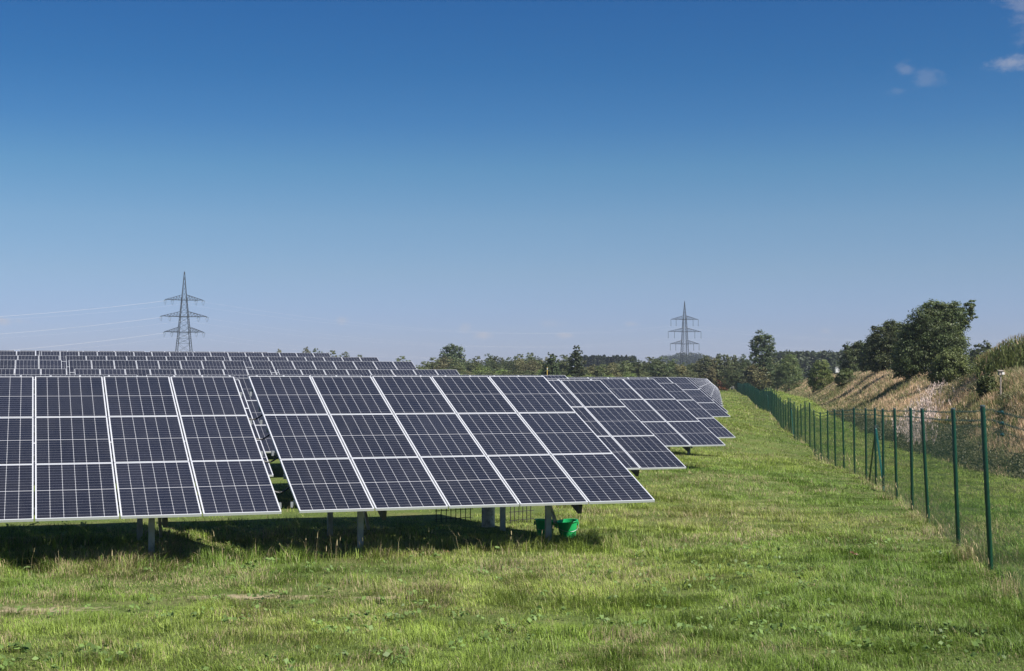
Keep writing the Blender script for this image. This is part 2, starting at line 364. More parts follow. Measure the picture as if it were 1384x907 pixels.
def terrain(x, y):
    x = np.atleast_1d(np.asarray(x, float)); y = np.atleast_1d(np.asarray(y, float)); out = np.zeros(x.shape)
    xc = np.clip(x, -90, 100); yc = np.clip(y, -40, 480)
    for s in range(0, x.size, 20000):
        X = xc.ravel()[s:s+20000]; Y = yc.ravel()[s:s+20000]
        d = np.hypot(X[:, None] - CP[None, :, 0], Y[:, None] - CP[None, :, 1])
        k = np.where(d > 0, d * d * np.log(d + 1e-9), 0)
        out.ravel()[s:s+20000] = k @ WS[:-3] + WS[-3] + WS[-2] * X + WS[-1] * Y
    out = np.clip(out, -1.2, 2.6)
    d = x - fence_x(y) - foot(y) + 5.2
    rise = np.interp(y, RZ, RH)
    bank = smooth(5.2, 12.5, d) * (rise + .95) + smooth(16, 60, d) * 1.2 * smooth(0, 200, 200 - np.abs(y - 100))
    base = out * (1 - smooth(5.2, 12.5, d)) + smooth(5.2, 12.5, d) * -.95
    out = np.where(d > 5.2, base + bank, out)
    out += (vnoise(x, y, 1.7, 3, 3) - .5) * .10 * smooth(700, 200, y)
    out += (vnoise(x, y, 6, 5, 2) - .5) * .5 * smooth(6, 11, d) * smooth(700, 200, y)
    return out
def tz(x, y): return float(terrain([x], [y])[0])

# ground sheet
def graded(lo, hi, f0, f1, step, grow):
    a = list(np.arange(f0, f1 + 1e-6, step)); s = step; v = f1
    while v < hi: s *= grow; v += s; a.append(min(v, hi))
    s = step; v = f0; pre = []
    while v > lo: s *= grow; v -= s; pre.append(max(v, lo))
    return np.array(pre[::-1] + a)
gx = graded(-1500, 1500, -30, 55, .6, 1.12); gy = graded(-60, 2600, 6, 130, .6, 1.06)
GX, GY = np.meshgrid(gx, gy); GZ = terrain(GX, GY)
nx, ny = len(gx), len(gy); idx = np.arange(nx * ny).reshape(ny, nx)
q = np.stack([idx[:-1, :-1], idx[:-1, 1:], idx[1:, 1:], idx[1:, :-1]], -1).reshape(-1, 4)
g = np_mesh('ground', np.stack([GX, GY, GZ], -1).reshape(-1, 3), [q], M['ground'], smooth_sh=True); g['kind'] = 'structure'
g['label'] = 'grassy meadow ground under the solar tables and along the fence'

# ------------------------------------------------------------------ blades of grass
def blades(pos, h, wd, az, lean, tint, tip_tint=None, two=True, twist=.5):
    """pos (n,3); returns verts, faces, tints; each blade is a bent tapering strip"""
    n = len(pos); d = np.stack([np.cos(az), np.sin(az), np.zeros(n)], -1)
    a2 = az + np.pi / 2 + (RNG.random(n) - .5) * twist; sd = np.stack([np.cos(a2), np.sin(a2), np.zeros(n)], -1)
    hh = h[:, None]; up = np.array([0, 0, 1.0])
    mid = pos + up * hh * .58 + d * hh * (lean * .28)[:, None]; tip = pos + up * hh * (1 - .28 * lean ** 2)[:, None] + d * hh * lean[:, None]
    hw = (wd / 2)[:, None]
    if two:
        V = np.stack([pos - sd * hw, pos + sd * hw, mid + sd * hw * .8, mid - sd * hw * .8, tip], 1)
        b = np.arange(n)[:, None] * 5
        fs = [b + np.array([[0, 1, 2, 3]]), b + np.array([[3, 2, 4]])]; k = 5
        w_ = np.array([.72, .72, 1., 1., 1.1])
    else:
        V = np.stack([pos - sd * hw, pos + sd * hw, tip], 1); b = np.arange(n)[:, None] * 3
        fs = [b + np.array([[0, 1, 2]])]; k = 3; w_ = np.ones(3)
    T = np.repeat(tint[:, None, :], k, 1)
    if tip_tint is not None: T[:, -1] = tip_tint
    return V.reshape(-1, 3), fs, T.reshape(-1, 3)
def joined(parts):
    vs, fs, ts, off = [], [], [], 0
    for v, f, t in parts:
        vs.append(v); ts.append(t); fs += [x + off for x in f]; off += len(v)
    return np.concatenate(vs), fs, np.concatenate(ts)

def hidden_under_rows(x, y):
    a = CT * x + ST * y; p = -ST * x + CT * y
    return (p > 25.5) & (a < 6 + .50 * (p - 19)) & (p < 400)
GREEN = np.array([.188, .288, .036]); LUSH = np.array([.115, .230, .026]); PALE = np.array([.325, .370, .085]); STRAW = np.array([.44, .36, .20])
def lawn_tint(x, y, n):
    n1 = vnoise(x, y, 2.6, 21, 3)[:, None]; n2 = vnoise(x, y, .55, 33, 3)[:, None]; n3 = vnoise(x, y, 7, 44, 2)[:, None]
    t = GREEN * (1 - n1) + PALE * n1 * 1.0
    n4 = vnoise(x, y, .38, 55, 2)[:, None]; t = t * (.48 + 1.08 * n4)
    n3 = n3 + .22 * smooth(1.5, 4.5, x)[:, None] * smooth(26, 16, y)[:, None]; t = t * (1 - smooth(.50, .75, n3) * .55) + LUSH * smooth(.50, .75, n3) * .55
    n5 = vnoise(x, y * .6, 1.3, 88, 3)[:, None]; dry = np.clip(smooth(.58, .78, n2) * .4 + smooth(.50, .70, n5) * .5 + smooth(.56, .75, n1) * .25, 0, .8)
    r = RNG.random((n, 1))
    isdry = (r < dry * .55 + .03)
    t = np.where(isdry, STRAW * (.6 + .6 * RNG.random((n, 1))), t * (.40 + 1.10 * RNG.random((n, 1)) ** 1.2))
    return t
def lawn():
    parts = []
    # distances drawn so that blades are dense near the camera and thin out
    Zs = np.linspace(9.5, 400, 1200); dens = np.where(Zs < 15, 3000, 3000 * (15 / Zs) ** 1.75) * (.90 * Zs + 3)
    cdf = np.cumsum(dens); total = int(np.sum((dens[1:] + dens[:-1]) / 2 * np.diff(Zs))); cdf /= cdf[-1]
    Z = np.interp(RNG.random(total), cdf, Zs); X = (RNG.random(total) - .5) * (.90 * Z + 3)
    d = X - fence_x(Z)
    keep = (d < foot(Z) + .9) & ~(hidden_under_rows(X, Z) & (RNG.random(total) > .06))
    # bare worn streaks near the front
    bare = smooth(.62, .72, vnoise(X * .35, Z, .8, 71, 3)) * .75
    for (sx, sy, rx, ry) in SOIL:
        bare = np.maximum(bare, .93 * smooth(1.3, .5, np.hypot((X - sx) / rx, (Z - sy) / ry) + (vnoise(X, Z, .22, 19, 3) - .5) * 2.2))
    keep &= RNG.random(total) > bare
    X = X[keep]; Z = Z[keep]; n = len(X); d = d[keep]
    a = CT * X + ST * Z; p = -ST * X + CT * Z
    k = np.maximum(1, Z / 15) ** .85
    tuft = smooth(.25, .8, vnoise(X, Z, .30, 9, 2)) * .75 + vnoise(X, Z, 1.5, 10, 2) * .45
    h = (.032 + .095 * tuft ** 2.0) * (.6 + .8 * RNG.random(n)) * np.maximum(1, Z / 40) ** .35
    under = smooth(18.9, 19.5, p) * smooth(21.0, 20.3, p) * smooth(9.2, 8.4, a)                     # unmown strip below the front row
    h *= 1 + under * (.8 + .9 * RNG.random(n) * vnoise(X, Z, .8, 91, 2))
    h *= 1 - .45 * smooth(20.6, 21.2, p) * smooth(9.5, 9, a) * (a > 6.2)
    edge = np.exp(-((d + .05) / .22) ** 2) * smooth(.42, .62, vnoise(X * 0, Z, .9, 66, 2)); h *= 1 + edge * 1.5 * RNG.random(n); h *= 1 - .35 * smooth(.9, .2, np.abs(d + .5)) * (edge < .1)
    lush = smooth(2.5, 5, X) * smooth(22, 14, Z); h *= 1 + .55 * lush
    h = np.minimum(h, .42)
    wd = (.0030 + .0034 * RNG.random(n)) * k
    az = RNG.random(n) * 6.283; az = np.where(RNG.random(n) < .6, 2.2 + RNG.normal(0, .6, n) + 9 * (vnoise(X, Z, .9, 12, 2) - .5), az)
    lean = np.abs(RNG.normal(.75, .40, n)); lean = np.clip(lean, .03, 1.35)
    t = lawn_tint(X, Z, n)
    strawy = edge > .25; m_ = strawy & (RNG.random(n) < .5 * edge); t[m_] = STRAW * (.7 + .5 * RNG.random((m_.sum(), 1)))
    strip = (d > .6); t[strip] = t[strip] * np.array([1.08, 1.12, .95])
    pos = np.stack([X, Z, terrain(X, Z) - .01], -1)
    near = Z < 24
    for sel, two in ((near, True), (~near, False)):
        parts.append(blades(pos[sel], h[sel], wd[sel] * (1 if two else 1.35), az[sel], lean[sel], t[sel], two=two))
    v, f, tt = joined(parts)
    o = np_mesh('meadow_grass', v, f, M['grass'], tt); o['kind'] = 'stuff'; o['label'] = 'short green meadow grass with dry yellow blades'
lawn()

# broad weed leaves and clover rosettes in the lawn
def weeds():
    n = 1100; Z = 10.5 + 14 * RNG.random(n) ** 1.6; X = (RNG.random(n) - .5) * (.84 * Z); ok = (X < fence_x(Z) - .3) & (vnoise(X, Z, 1.4, 77, 2) > .46); X = X[ok]; Z = Z[ok]; n = len(X)
    m = 6; a = RNG.random((n, m)) * 6.28; r = .02 + .05 * RNG.random((n, m)); x = (X[:, None] + r * np.cos(a)).ravel(); y = (Z[:, None] + r * np.sin(a)).ravel()
    c = np.stack([x, y, terrain(x, y) + .035 + .05 * RNG.random(n * m)], -1)
    t = np.array([.17, .26, .07]) * (.6 + .7 * RNG.random((n * m, 1))); rare = np.repeat(RNG.random(n) < .005, m); t[rare] = np.array([.27, .16, .09])
    o = leaf_quads('meadow_weeds', c, .055, t, M['grass'], None, outward=np.tile([[.3, -.35, 1.2]], (n * m, 1))); o['kind'] = 'stuff'; o['label'] = 'broad leaved weeds scattered in the meadow grass'

# tall seeding stems: in front of the front row, and along the fence line
def stems():
    n1 = 1000; a = -13 + 22.3 * RNG.random(n1); p = 19.7 + RNG.normal(0, .45, n1); ok = vnoise(a, p, 1.3, 5, 2) > .43; a = a[ok]; p = p[ok]
    x, y = CT * a - ST * p, ST * a + CT * p
    n2 = 900; Z = 15 + 70 * RNG.random(n2) ** 1.5; x2 = fence_x(Z) + RNG.normal(-.05, .12, n2); ok = vnoise(x2 * 0, Z, 1.2, 8, 2) > .45; x2 = x2[ok]; Z = Z[ok]
    X = np.r_[x, x2]; Y = np.r_[y, Z]; n = len(X); fr = np.r_[np.zeros(len(x)), np.ones(len(x2))]
    pos = np.stack([X, Y, terrain(X, Y)], -1); h = np.where(fr > 0, .18 + .42 * RNG.random(n) ** 2, .15 + .38 * RNG.random(n) ** 1.5); az = RNG.random(n) * 6.28; ln = np.clip(np.abs(RNG.normal(.42, .28, n)), .02, .95)
    k = np.maximum(1, Y / 20)
    col = np.where((RNG.random(n) < .45)[:, None], STRAW * 1.1, np.array([[.15, .17, .06]])) * (.7 + .5 * RNG.random((n, 1)))
    A = blades(pos, h, .0030 * k, az, ln, col)
    # seed head: short fat blade near the tip
    d = np.stack([np.cos(az), np.sin(az), 0 * az], -1); tip = pos + np.array([0, 0, 1.]) * (h * (.80 - .2 * ln ** 2))[:, None] + d * (h * ln * .72)[:, None]
    hs_ = RNG.random(n) < .4
    B = blades(tip[hs_], .05 + .05 * RNG.random(hs_.sum()), .0095 * k[hs_], az[hs_], ln[hs_] + .1, STRAW * 1.3 * (.7 + .5 * RNG.random((hs_.sum(), 1))))
    v, f, t = joined([A, B]); o = np_mesh('seeding_grass', v, f, M['dry'], t); o['kind'] = 'stuff'; o['label'] = 'tall dry seeding grass stems below the front row and along the fence'
stems()

# ------------------------------------------------------------------ solar tables
def glass_mesh(off, mats, with_frame):
    """one module lying in its own plane; returns verts, faces, uvs, mat indices"""
    fw, th = .016, .036
    V, Fc, MI, UV = [], [], [], []
    def add(vs, fs, mi, uvs=None):
        b = len(V); V.extend(vs)
        for f in fs: Fc.append(tuple(b + i for i in f)); MI.append(mi); UV.append([uvs[i] for i in f] if uvs else [(-1, -1)] * len(f))
    g_ = [(fw*.6, fw*.6, -.002), (MW-fw*.6, fw*.6, -.002), (MW-fw*.6, MH-fw*.6, -.002), (fw*.6, MH-fw*.6, -.002)]
    back = [(a, b, c-.006) for a, b, c in g_]
    if mats in ('both', 'glass'):
        add(g_, [(0, 1, 2, 3)], 0, [(a, b) for a, b, _ in g_]); add(back, [(3, 2, 1, 0)], 1)
    if mats in ('both', 'frame'):
        o_ = [(0, 0), (MW, 0), (MW, MH), (0, MH)]; i_ = [(fw, fw), (MW-fw, fw), (MW-fw, MH-fw), (fw, MH-fw)]
        vs = [(x, y, 0) for x, y in o_] + [(x, y, 0) for x, y in i_] + [(x, y, -th) for x, y in o_] + [(x, y, -.0075) for x, y in i_]
        fs = []
        for k in range(4):
            j = (k+1) % 4; fs += [(k, j, 4+j, 4+k), (8+k, 8+j, j, k), (4+k, 4+j, 12+j, 12+k)]
        fs += [(8, 11, 10, 9)] if False else []
        add(vs, fs, 1)
    return V, Fc, UV, MI
def module_data(name, mats):
    V, Fc, UV, MI = glass_mesh(0, mats, True)
    me = bpy.data.meshes.new(name); me.from_pydata(V, [], Fc); me.update()
    uvl = me.uv_layers.new(name='UVMap'); k = 0
    for pl, uvs in zip(me.polygons, UV):
        for u_ in uvs: uvl.data[k].uv = u_; k += 1
    if mats == 'frame': me.materials.append(M['alu']); return me
    me.materials.append(M['glass']); me.materials.append(M['alu'])
    me.polygons.foreach_set('material_index', MI); return me
MOD_GLASS = module_data('solar_module', 'glass'); MOD_FRAME = module_data('module_frame', 'frame'); MOD_BOTH = module_data('solar_module', 'both')
ctl, stl = math.cos(TILT), math.sin(TILT)
ROWS_UP = [0.0, 1.712, 3.424]

def supports(ncol, root, posts, gap_ends=False):
    L = ncol * COLW
    for pa in posts:
        for dp in (1.2, 3.4):
            zt = EDGE + dp * math.tan(TILT) - .19
            m = MB()
            # C section: web and two flanges
            m.box((pa, dp, (zt - .7) / 2 + 0.0), (.082, .006, zt + .7)); m.box((pa - .038, dp + .0325, (zt - .7) / 2), (.006, .059, zt + .7)); m.box((pa + .038, dp + .0325, (zt - .7) / 2), (.006, .059, zt + .7))
            m.build('post', M['steel'], root)
        m = MB(); a_ = (pa + .09, .12, EDGE + .12 * math.tan(TILT) - .165); b_ = (pa + .09, 4.55, EDGE + 4.55 * math.tan(TILT) - .165)
        m.bar(a_, b_, .06, .13); m.build('rafter', M['dark'], root)
        m = MB(); m.bar((pa + .13, 1.25, .30), (pa + .13, 2.6, EDGE + 2.6 * math.tan(TILT) - .2), .04, .05); m.build('strut', M['steel'], root)
    for r_ in range(3):
        for fr in (.42, 1.28):
            s = ROWS_UP[r_] + fr; y = s * ctl; z = EDGE + s * stl - .075
            m = MB(); m.bar((-.015, y, z), (L - .01, y, z), .045, .07); m.build('purlin', M['steel'], root)

def near_table(ncol, loc, posts, sub=True, name='solar_table'):
    """modules, posts, rafters and purlins as parts; modules carry a frame sub-part"""
    root = empty(name, loc, TH)
    for r_ in range(3):
        for c in range(ncol):
            me = MOD_GLASS if sub else MOD_BOTH
            o = bpy.data.objects.new('solar_module', me); C.objects.link(o); o.parent = root
            s = ROWS_UP[r_]; jit = random.uniform(-.0015, .0015)
            o.location = (c * COLW, s * ctl, EDGE + s * stl + jit); o.rotation_euler = (TILT + random.uniform(-.0015, .0015), random.uniform(-.001, .001), 0)
            if sub:
                fo = bpy.data.objects.new('frame', MOD_FRAME); C.objects.link(fo); fo.parent = o
    supports(ncol, root, posts)
    return root

def far_table_mesh(ncol):
    V0, F0, UV0, MI0 = glass_mesh(0, 'both', True); V, Fc, UV, MI = [], [], [], []
    for r_ in range(3):
        for c in range(ncol):
            b = len(V); s = ROWS_UP[r_]
            for (x, y, z) in V0: V.append((c * COLW + x, s * ctl + y * ctl - z * stl, EDGE + s * stl + y * stl + z * ctl))
            Fc += [tuple(b + i for i in f) for f in F0]; UV += UV0; MI += MI0
    m = MB()
    for pa in np.arange(1.1, ncol * COLW, 3.1):
        m.box((pa, 1.2, .1), (.1, .06, 1.6)); m.box((pa, 3.4, .45), (.1, .06, 2.3)); m.bar((pa + .09, .2, EDGE + .2*math.tan(TILT)-.14), (pa + .09, 4.6, EDGE + 4.6 * math.tan(TILT) - .14), .06, .1)
    b = len(V); V += m.v; Fc += [tuple(b + i for i in f) for f in m.f]; UV += [[(-1, -1)] * len(f) for f in m.f]; MI += [2] * len(m.f)
    me = bpy.data.meshes.new('solar_table'); me.from_pydata(V, [], Fc); me.update()
    uvl = me.uv_layers.new(name='UVMap'); uvl.data.foreach_set('uv', np.array([c for u in UV for c in u], np.float32).ravel())
    for k in ('glass', 'alu', 'steel'): me.materials.append(M[k])
    me.polygons.foreach_set('material_index', MI); return me
FAR = {n: far_table_mesh(n) for n in (8, 9)}

def place(p, a, gz): x, y = ap(a, p); return (x, y, gz)
ROWLAB = 'rows of solar tables'
# front row
tA = near_table(5, place(P0, A0, 0), (1.12, 4.05))
tag(tA, 'nearest five-column table of solar modules, right of the open gap in the front row', 'solar table', 'front row of solar tables')
tB = near_table(8, place(P0, A0 - .245 - 8 * COLW + .022, -.005), (.9, 3.9, 6.85))
tag(tB, 'front-row table of solar modules left of the open gap, cut by the photo edge', 'solar table', 'front row of solar tables')
# black cables looping across the gap, fixed to the right-hand table
for s in (1.05, 2.1, 2.95, 3.75):
    y = s * ctl; z = EDGE + s * stl - .10
    pts = [(-.30 + .36 * k / 8, y - .02, z - .10 * math.sin(math.pi * k / 8)) for k in range(9)]
    MB().tube(pts, .013, 6).build('cable', M['cable'], tA)
for s in (.35, 2.1, 3.3, 4.5):
    for (par, xx) in ((tA, -.05), (tB, 8 * COLW + .01)):
        y = s * ctl; z = EDGE + s * stl - .07
        MB().box((xx, y, z), (.035, .05, .075)).build('bracket', M['steel'], par)
# second to fourth rows: right ends measured, further tables behind the front row
near_rows = [(1, 927, -.08, 'second'), (2, 980, -.04, 'third'), (3, 993.6, -.20, 'fourth')]
for k, x, gz, w_ in near_rows:
    p = P0 + PITCHROW * k; ae = end_a(p, x); a1 = ae - 8 * COLW + .022
    t = near_table(8, place(p, a1, gz), (1.1, 4.2, 7.3), sub=True)
    tag(t, f'table of solar modules ending the {w_} row beside the grass aisle', 'solar table', ROWLAB)
    t2 = near_table(8, place(p, a1 - 8 * COLW - .25, gz + .02), (1.1, 4.2, 7.3), sub=False)
    tag(t2, f'table of solar modules in the {w_} row, mostly hidden behind the front row', 'solar table', ROWLAB)
# rows climbing the slope on the left
ORD = ['first', 'second', 'third', 'fourth', 'fifth', 'sixth', 'seventh', 'eighth']
left_rows = [(4, 764, .11), (5, 617, .39), (6, 557, .87), (7, 510, 1.21), (8, 445, 1.59), (9, 412, 1.74), (10, 362, 1.94)]
for i, (k, x, gz) in enumerate(left_rows):
    p = P0 + PITCHROW * k; ae = end_a(p + SLP * ctl, x); nt_ = 4 if k < 9 else 5
    a1 = ae
    for j in range(nt_):
        a1 -= 8 * COLW + (.0 if j == 0 else .32)
        if k <= 6: t = near_table(8, place(p, a1, gz), (1.1, 4.2, 7.3), sub=False)
        else:
            t = bpy.data.objects.new('solar_table', FAR[8]); C.objects.link(t); t.location = place(p, a1, gz); t.rotation_euler = (0, 0, TH)
        pos = 'at its right end' if j == 0 else f'{ORD[j]} from its right end'
        tag(t, f'solar table in the {ORD[i]} strip up the left slope, {pos}', 'solar table', 'solar tables climbing the slope')
# block of rows running away along the fence
ez = [60, 66, 75, 84, 111, 150, 230, 430]; ex = [989, 987.6, 985, 979, 976.5, 974.5, 972, 964]
for k in range(5, 46):
    p = P0 + PITCHROW * k; Zg = p / .8975; x = float(np.interp(Zg, ez, ex)); ae = end_a(p, x); gz = float(np.interp(Zg, [60, 90, 250, 430], [.04, .03, -.02, -.05]))
    nt_ = 1 if Zg < 110 else 2 if Zg < 220 else 3; a1 = ae
    for j in range(nt_):
        a1 -= 9 * COLW + (0 if j == 0 else .3)
        if k <= 6: t = near_table(9, place(p, a1, gz), (1.1, 4.2, 7.3), sub=False)
        else:
            t = bpy.data.objects.new('solar_table', FAR[9]); C.objects.link(t); t.location = place(p, a1, gz); t.rotation_euler = (0, 0, TH)
        if k <= 8: lab = f'{ORD[k-5]} table of the far block along the fence, beyond the fourth row'
        else: lab = 'small far table of solar modules deep in the distant block along the fence'
        tag(t, lab, 'solar table', 'far solar tables along the fence')

# ------------------------------------------------------------------ things under the front row
def bucket(pt, rz, lab):
    r = empty('bucket', pt, rz)
    m = MB(); m.lathe([(0.0, .004), (.118, .004), (.122, .0), (.165, .235), (.166, .25), (.181, .252), (.184, .262), (.180, .268), (.163, .266), (.158, .24), (.114, .016), (0, .014)], 32, sx=1.0, sy=.94)
    m.build('bucket_body', M['bucket'], r, True)
    h = MB(); h.tube([(.178 * math.cos(t), -.172 * math.sin(t) - .01, .20 - .085 * math.sin(t)) for t in np.linspace(0, math.pi, 17)], .004, 6); h.build('handle', M['steel'], r, True)
    l = MB(); l.box((.183, 0, .20), (.02, .05, .06)); l.box((-.183, 0, .20), (.02, .05, .06)); l.build('handle_lug', M['bucket'], r)
    return tag(r, lab, 'bucket', 'green buckets under the front row')
def ground_at(x, y_px):
    Z = 20.0
    for _ in range(25):
        P = at(x, y_px, Z); Z = (EYE - tz(P.x, P.y)) * F / (y_px - 512)
    P = at(x, y_px, Z); return (P.x, P.y, tz(P.x, P.y))
bx, by, bz = ground_at(767.5, 725); b2 = bucket((bx, by, bz), .3, 'bright green plastic bucket, half sunlit, right of the front post'); b2.rotation_euler = (.05, -.09, .3)
bx, by, bz = ground_at(736, 724); b1 = bucket((bx, by, bz), -.4, 'green plastic bucket standing in shade behind the grey post'); b1.rotation_euler = (-.03, .05, -.4)
cx_, cy_, cz_ = ground_at(659, 712)
cx_, cy_ = at(660, 700, 24.7).x, 24.7; cz_ = tz(cx_, cy_)
m = MB(); m.lathe([(0, 0), (.115, 0), (.115, .62), (.122, .63), (.122, .70), (.10, .70), (.10, .4), (0, .4)], 28, (0, 0, 0))
pp = m.build('concrete_pipe', M['concrete'], None, True); pp.location = (cx_, cy_, cz_ - .02); tag(pp, 'pale mottled upright concrete pipe standing behind the front row', 'pipe')
def wire_mesh(x0, x1, Z, h, lab, gap=.1):
    a = at(x0, 512, Z); b = at(x1, 512, Z + .4); L = (b - a).length; u = (b - a).normalized(); r = empty('wire_mesh_panel', (a.x, a.y, tz((a.x+b.x)/2, Z) - .03), math.atan2(u.y, u.x))
    m = MB(); n = int(L / gap)
    for i in range(n + 1): m.bar((i * gap, 0, 0), (i * gap + random.uniform(-.012, .012), random.uniform(-.01, .01), h + random.uniform(-.05, .05)), .011)
    m.build('upright_wires', M['rebar'], r); m = MB()
    for j in range(int(h / .15)): m.bar((-.02, .011, .08 + j * .15), (L, .011, .08 + j * .15), .011)
    m.build('cross_wires', M['rebar'], r); tag(r, lab, 'wire mesh', 'rusty wire mesh behind the front row')
wire_mesh(590, 640, 25.4, .8, 'dark wire mesh panel in shade left of the concrete pipe')
wire_mesh(690, 722, 25.2, .8, 'dark wire mesh panel between the concrete pipe and the buckets')

# ------------------------------------------------------------------ green fence
POSTX = [1338, 1294, 1254, 1231.6, 1210.7, 1193, 1183, 1169.6, 1153.9, 1140, 1128.3, 1118.4, 1109.3, 1101, 1094, 1088, 1082.7, 1077.7]
def fence():
    root = empty('mesh_fence', (0, 0, 0)); tag(root, 'long dark green wire mesh fence with round posts and barbed wire', 'fence')
    zs = np.arange(12, 420, .02); rr = fence_x(zs) / zs; Zp = []
    for x in POSTX:
        Zp.append(float(np.interp(-(x - 692) / F, -rr, zs)))
    zstep = 3.25
    z = Zp[-1]
    while z < 385: z += zstep; Zp.append(z)
    Zp = [Zp[0] - 4.2, Zp[0] - 7.6] + Zp; Zp.sort()
    lean = {}
    rest = MB()
    for i, Zq in enumerate(Zp):
        X = float(fence_x(Zq)); b = tz(X, Zq); lx, ly = random.gauss(-.025, .02), random.gauss(0, .02)
        if i == 2: lx = -.10
        if i == 3: lx = -.07
        if i == 4: lx = -.11
        r = .0295 if i < 40 else .034
        top = (X + lx, Zq + ly, b + 1.99)
        m = rest if i >= 96 else MB()
        m.tube([(X, Zq, b - .3), (X + lx, Zq + ly, b + 1.97), top], [r, r, r * .92], 14 if i < 12 else 8)
        if i < 96:
            o = m.build('fence_post', M['fence'], root, True)
            if i < 24:
                c = MB(); c.lathe([(.031, -.012), (.031, .006), (.02, .014), (0, .016)], 12, top); c.build('post_cap', M['cap'], o, True)
    if rest.v:
        o = rest.build('fence_posts_far', M['fence'], root); o['kind'] = 'stuff'
    # braces at strainer posts
    def brace(Zq, h0, reach, mt_):
        X = float(fence_x(Zq)); b = tz(X, Zq)
        for sgn, mm in ((1, M['fence']), (-1, mt_)):
            Ze = Zq + sgn * reach; Xe = float(fence_x(Ze)); MB().tube([(X, Zq, b + h0), (Xe, Ze, tz(Xe, Ze) + .02)], .026, 8).build('brace', mm, root, True)
        MB().box((X, Zq - .05, b + h0), (.09, .09, .07)).build('brace_clamp', M['cap'], root)
    brace(Zp[8], 1.52, 2.35, M['fence_light']); brace(80., 1.45, 2.3, M['fence_light']); brace(118., 1.45, 2.3, M['fence_light'])
    # welded mesh: upright and level wires
    V = []; Fq = []
    zc = [Zp[0]]
    pitch = .05
    Z = Zp[0]; pts = []
    while Z < Zp[-1]:
        pts.append(Z); Z += pitch * (1 if Z < 60 else 1.6 if Z < 140 else 3)
    pts = np.array(pts); X = fence_x(pts); B = terrain(X, pts); hgt = 1.76
    rad = .0012 * np.where(pts < 60, 1 + .35 * smooth(34, 22, pts), np.where(pts < 140, 1.5, 2.6))
    n = len(pts); vs = []; fs = []
    # triangular prisms, one per upright
    dirs = [(math.cos(t), math.sin(t)) for t in (0, 2.094, 4.189)]
    ring0 = np.stack([np.stack([X + rad * c, pts + rad * s, B + .02], -1) for c, s in dirs], 1); ring1 = np.stack([np.stack([X + rad * c, pts + rad * s, B + hgt], -1) for c, s in dirs], 1)
    vs.append(np.concatenate([ring0, ring1], 1).reshape(-1, 3)); b = np.arange(n)[:, None] * 6
    for k in range(3): fs.append(b + np.array([[k, (k+1) % 3, 3 + (k+1) % 3, 3 + k]]))
    off = n * 6
    # level wires follow the ground, sampled each 0.5 m
    zz = np.arange(Zp[0], Zp[-1], .6); xx = fence_x(zz); bb = terrain(xx, zz); rw = .0014 * np.where(zz < 60, 1, np.where(zz < 140, 1.6, 2.6)); nn = len(zz)
    for hh in np.arange(.03, hgt + .01, .10):
        big = 1.6 if hh > hgt - .07 else 1
        ring = np.stack([np.stack([xx + rw * big * c, zz, bb + hh + rw * big * s], -1) for c, s in dirs], 1).reshape(-1, 3); vs.append(ring)
        i0 = off + np.arange(nn - 1)[:, None] * 3
        for k in range(3): fs.append(np.concatenate([i0 + k, i0 + (k+1) % 3, i0 + 3 + (k+1) % 3, i0 + 3 + k], 1))
        off += nn * 3
    np_mesh('wire_mesh', np.concatenate(vs), fs, M['mesh'], parent=root)
    # two strands of barbed wire
    for hh in (1.83, 1.95):
        m = MB(); zb = [z for z in Zp if z < 190]
        for z0, z1 in zip(zb[:-1], zb[1:]):
            x0, x1 = float(fence_x(z0)), float(fence_x(z1)); a = (x0, z0, tz(x0, z0) + hh); c = (x1, z1, tz(x1, z1) + hh)
            midp = ((a[0]+c[0])/2, (a[1]+c[1])/2, (a[2]+c[2])/2 - .012); m.tube([a, midp, c], .0022 if z0 < 60 else .004, 4)
            if z0 < 60:
                nb = int((z1 - z0) / .14)
                for q_ in range(1, nb):
                    t_ = q_ / nb; P = Vector(a).lerp(Vector(c), t_); P.z -= .012 * (1 - abs(2*t_ - 1))
                    m.bar(P + Vector((-.012, -.01, -.016)), P + Vector((.012, .01, .016)), .003); m.bar(P + Vector((.012, -.008, -.014)), P + Vector((-.012, .01, .016)), .003)
        m.build('barbed_wire', M['barb'], root)
    # strainers on the nearest wires
    X0 = float(fence_x(Zp[2] - .95)); b0 = tz(X0, Zp[2] - .95)
    for hh in (1.95, 1.83, 1.70):
        MB().tube([(X0 - .01, Zp[2] - 1.0, b0 + hh), (X0, Zp[2] - .95, b0 + hh + .01), (X0 + .005, Zp[2] - .88, b0 + hh)], [.012, .02, .012], 8).build('wire_strainer', M['barb'], root)
fence()

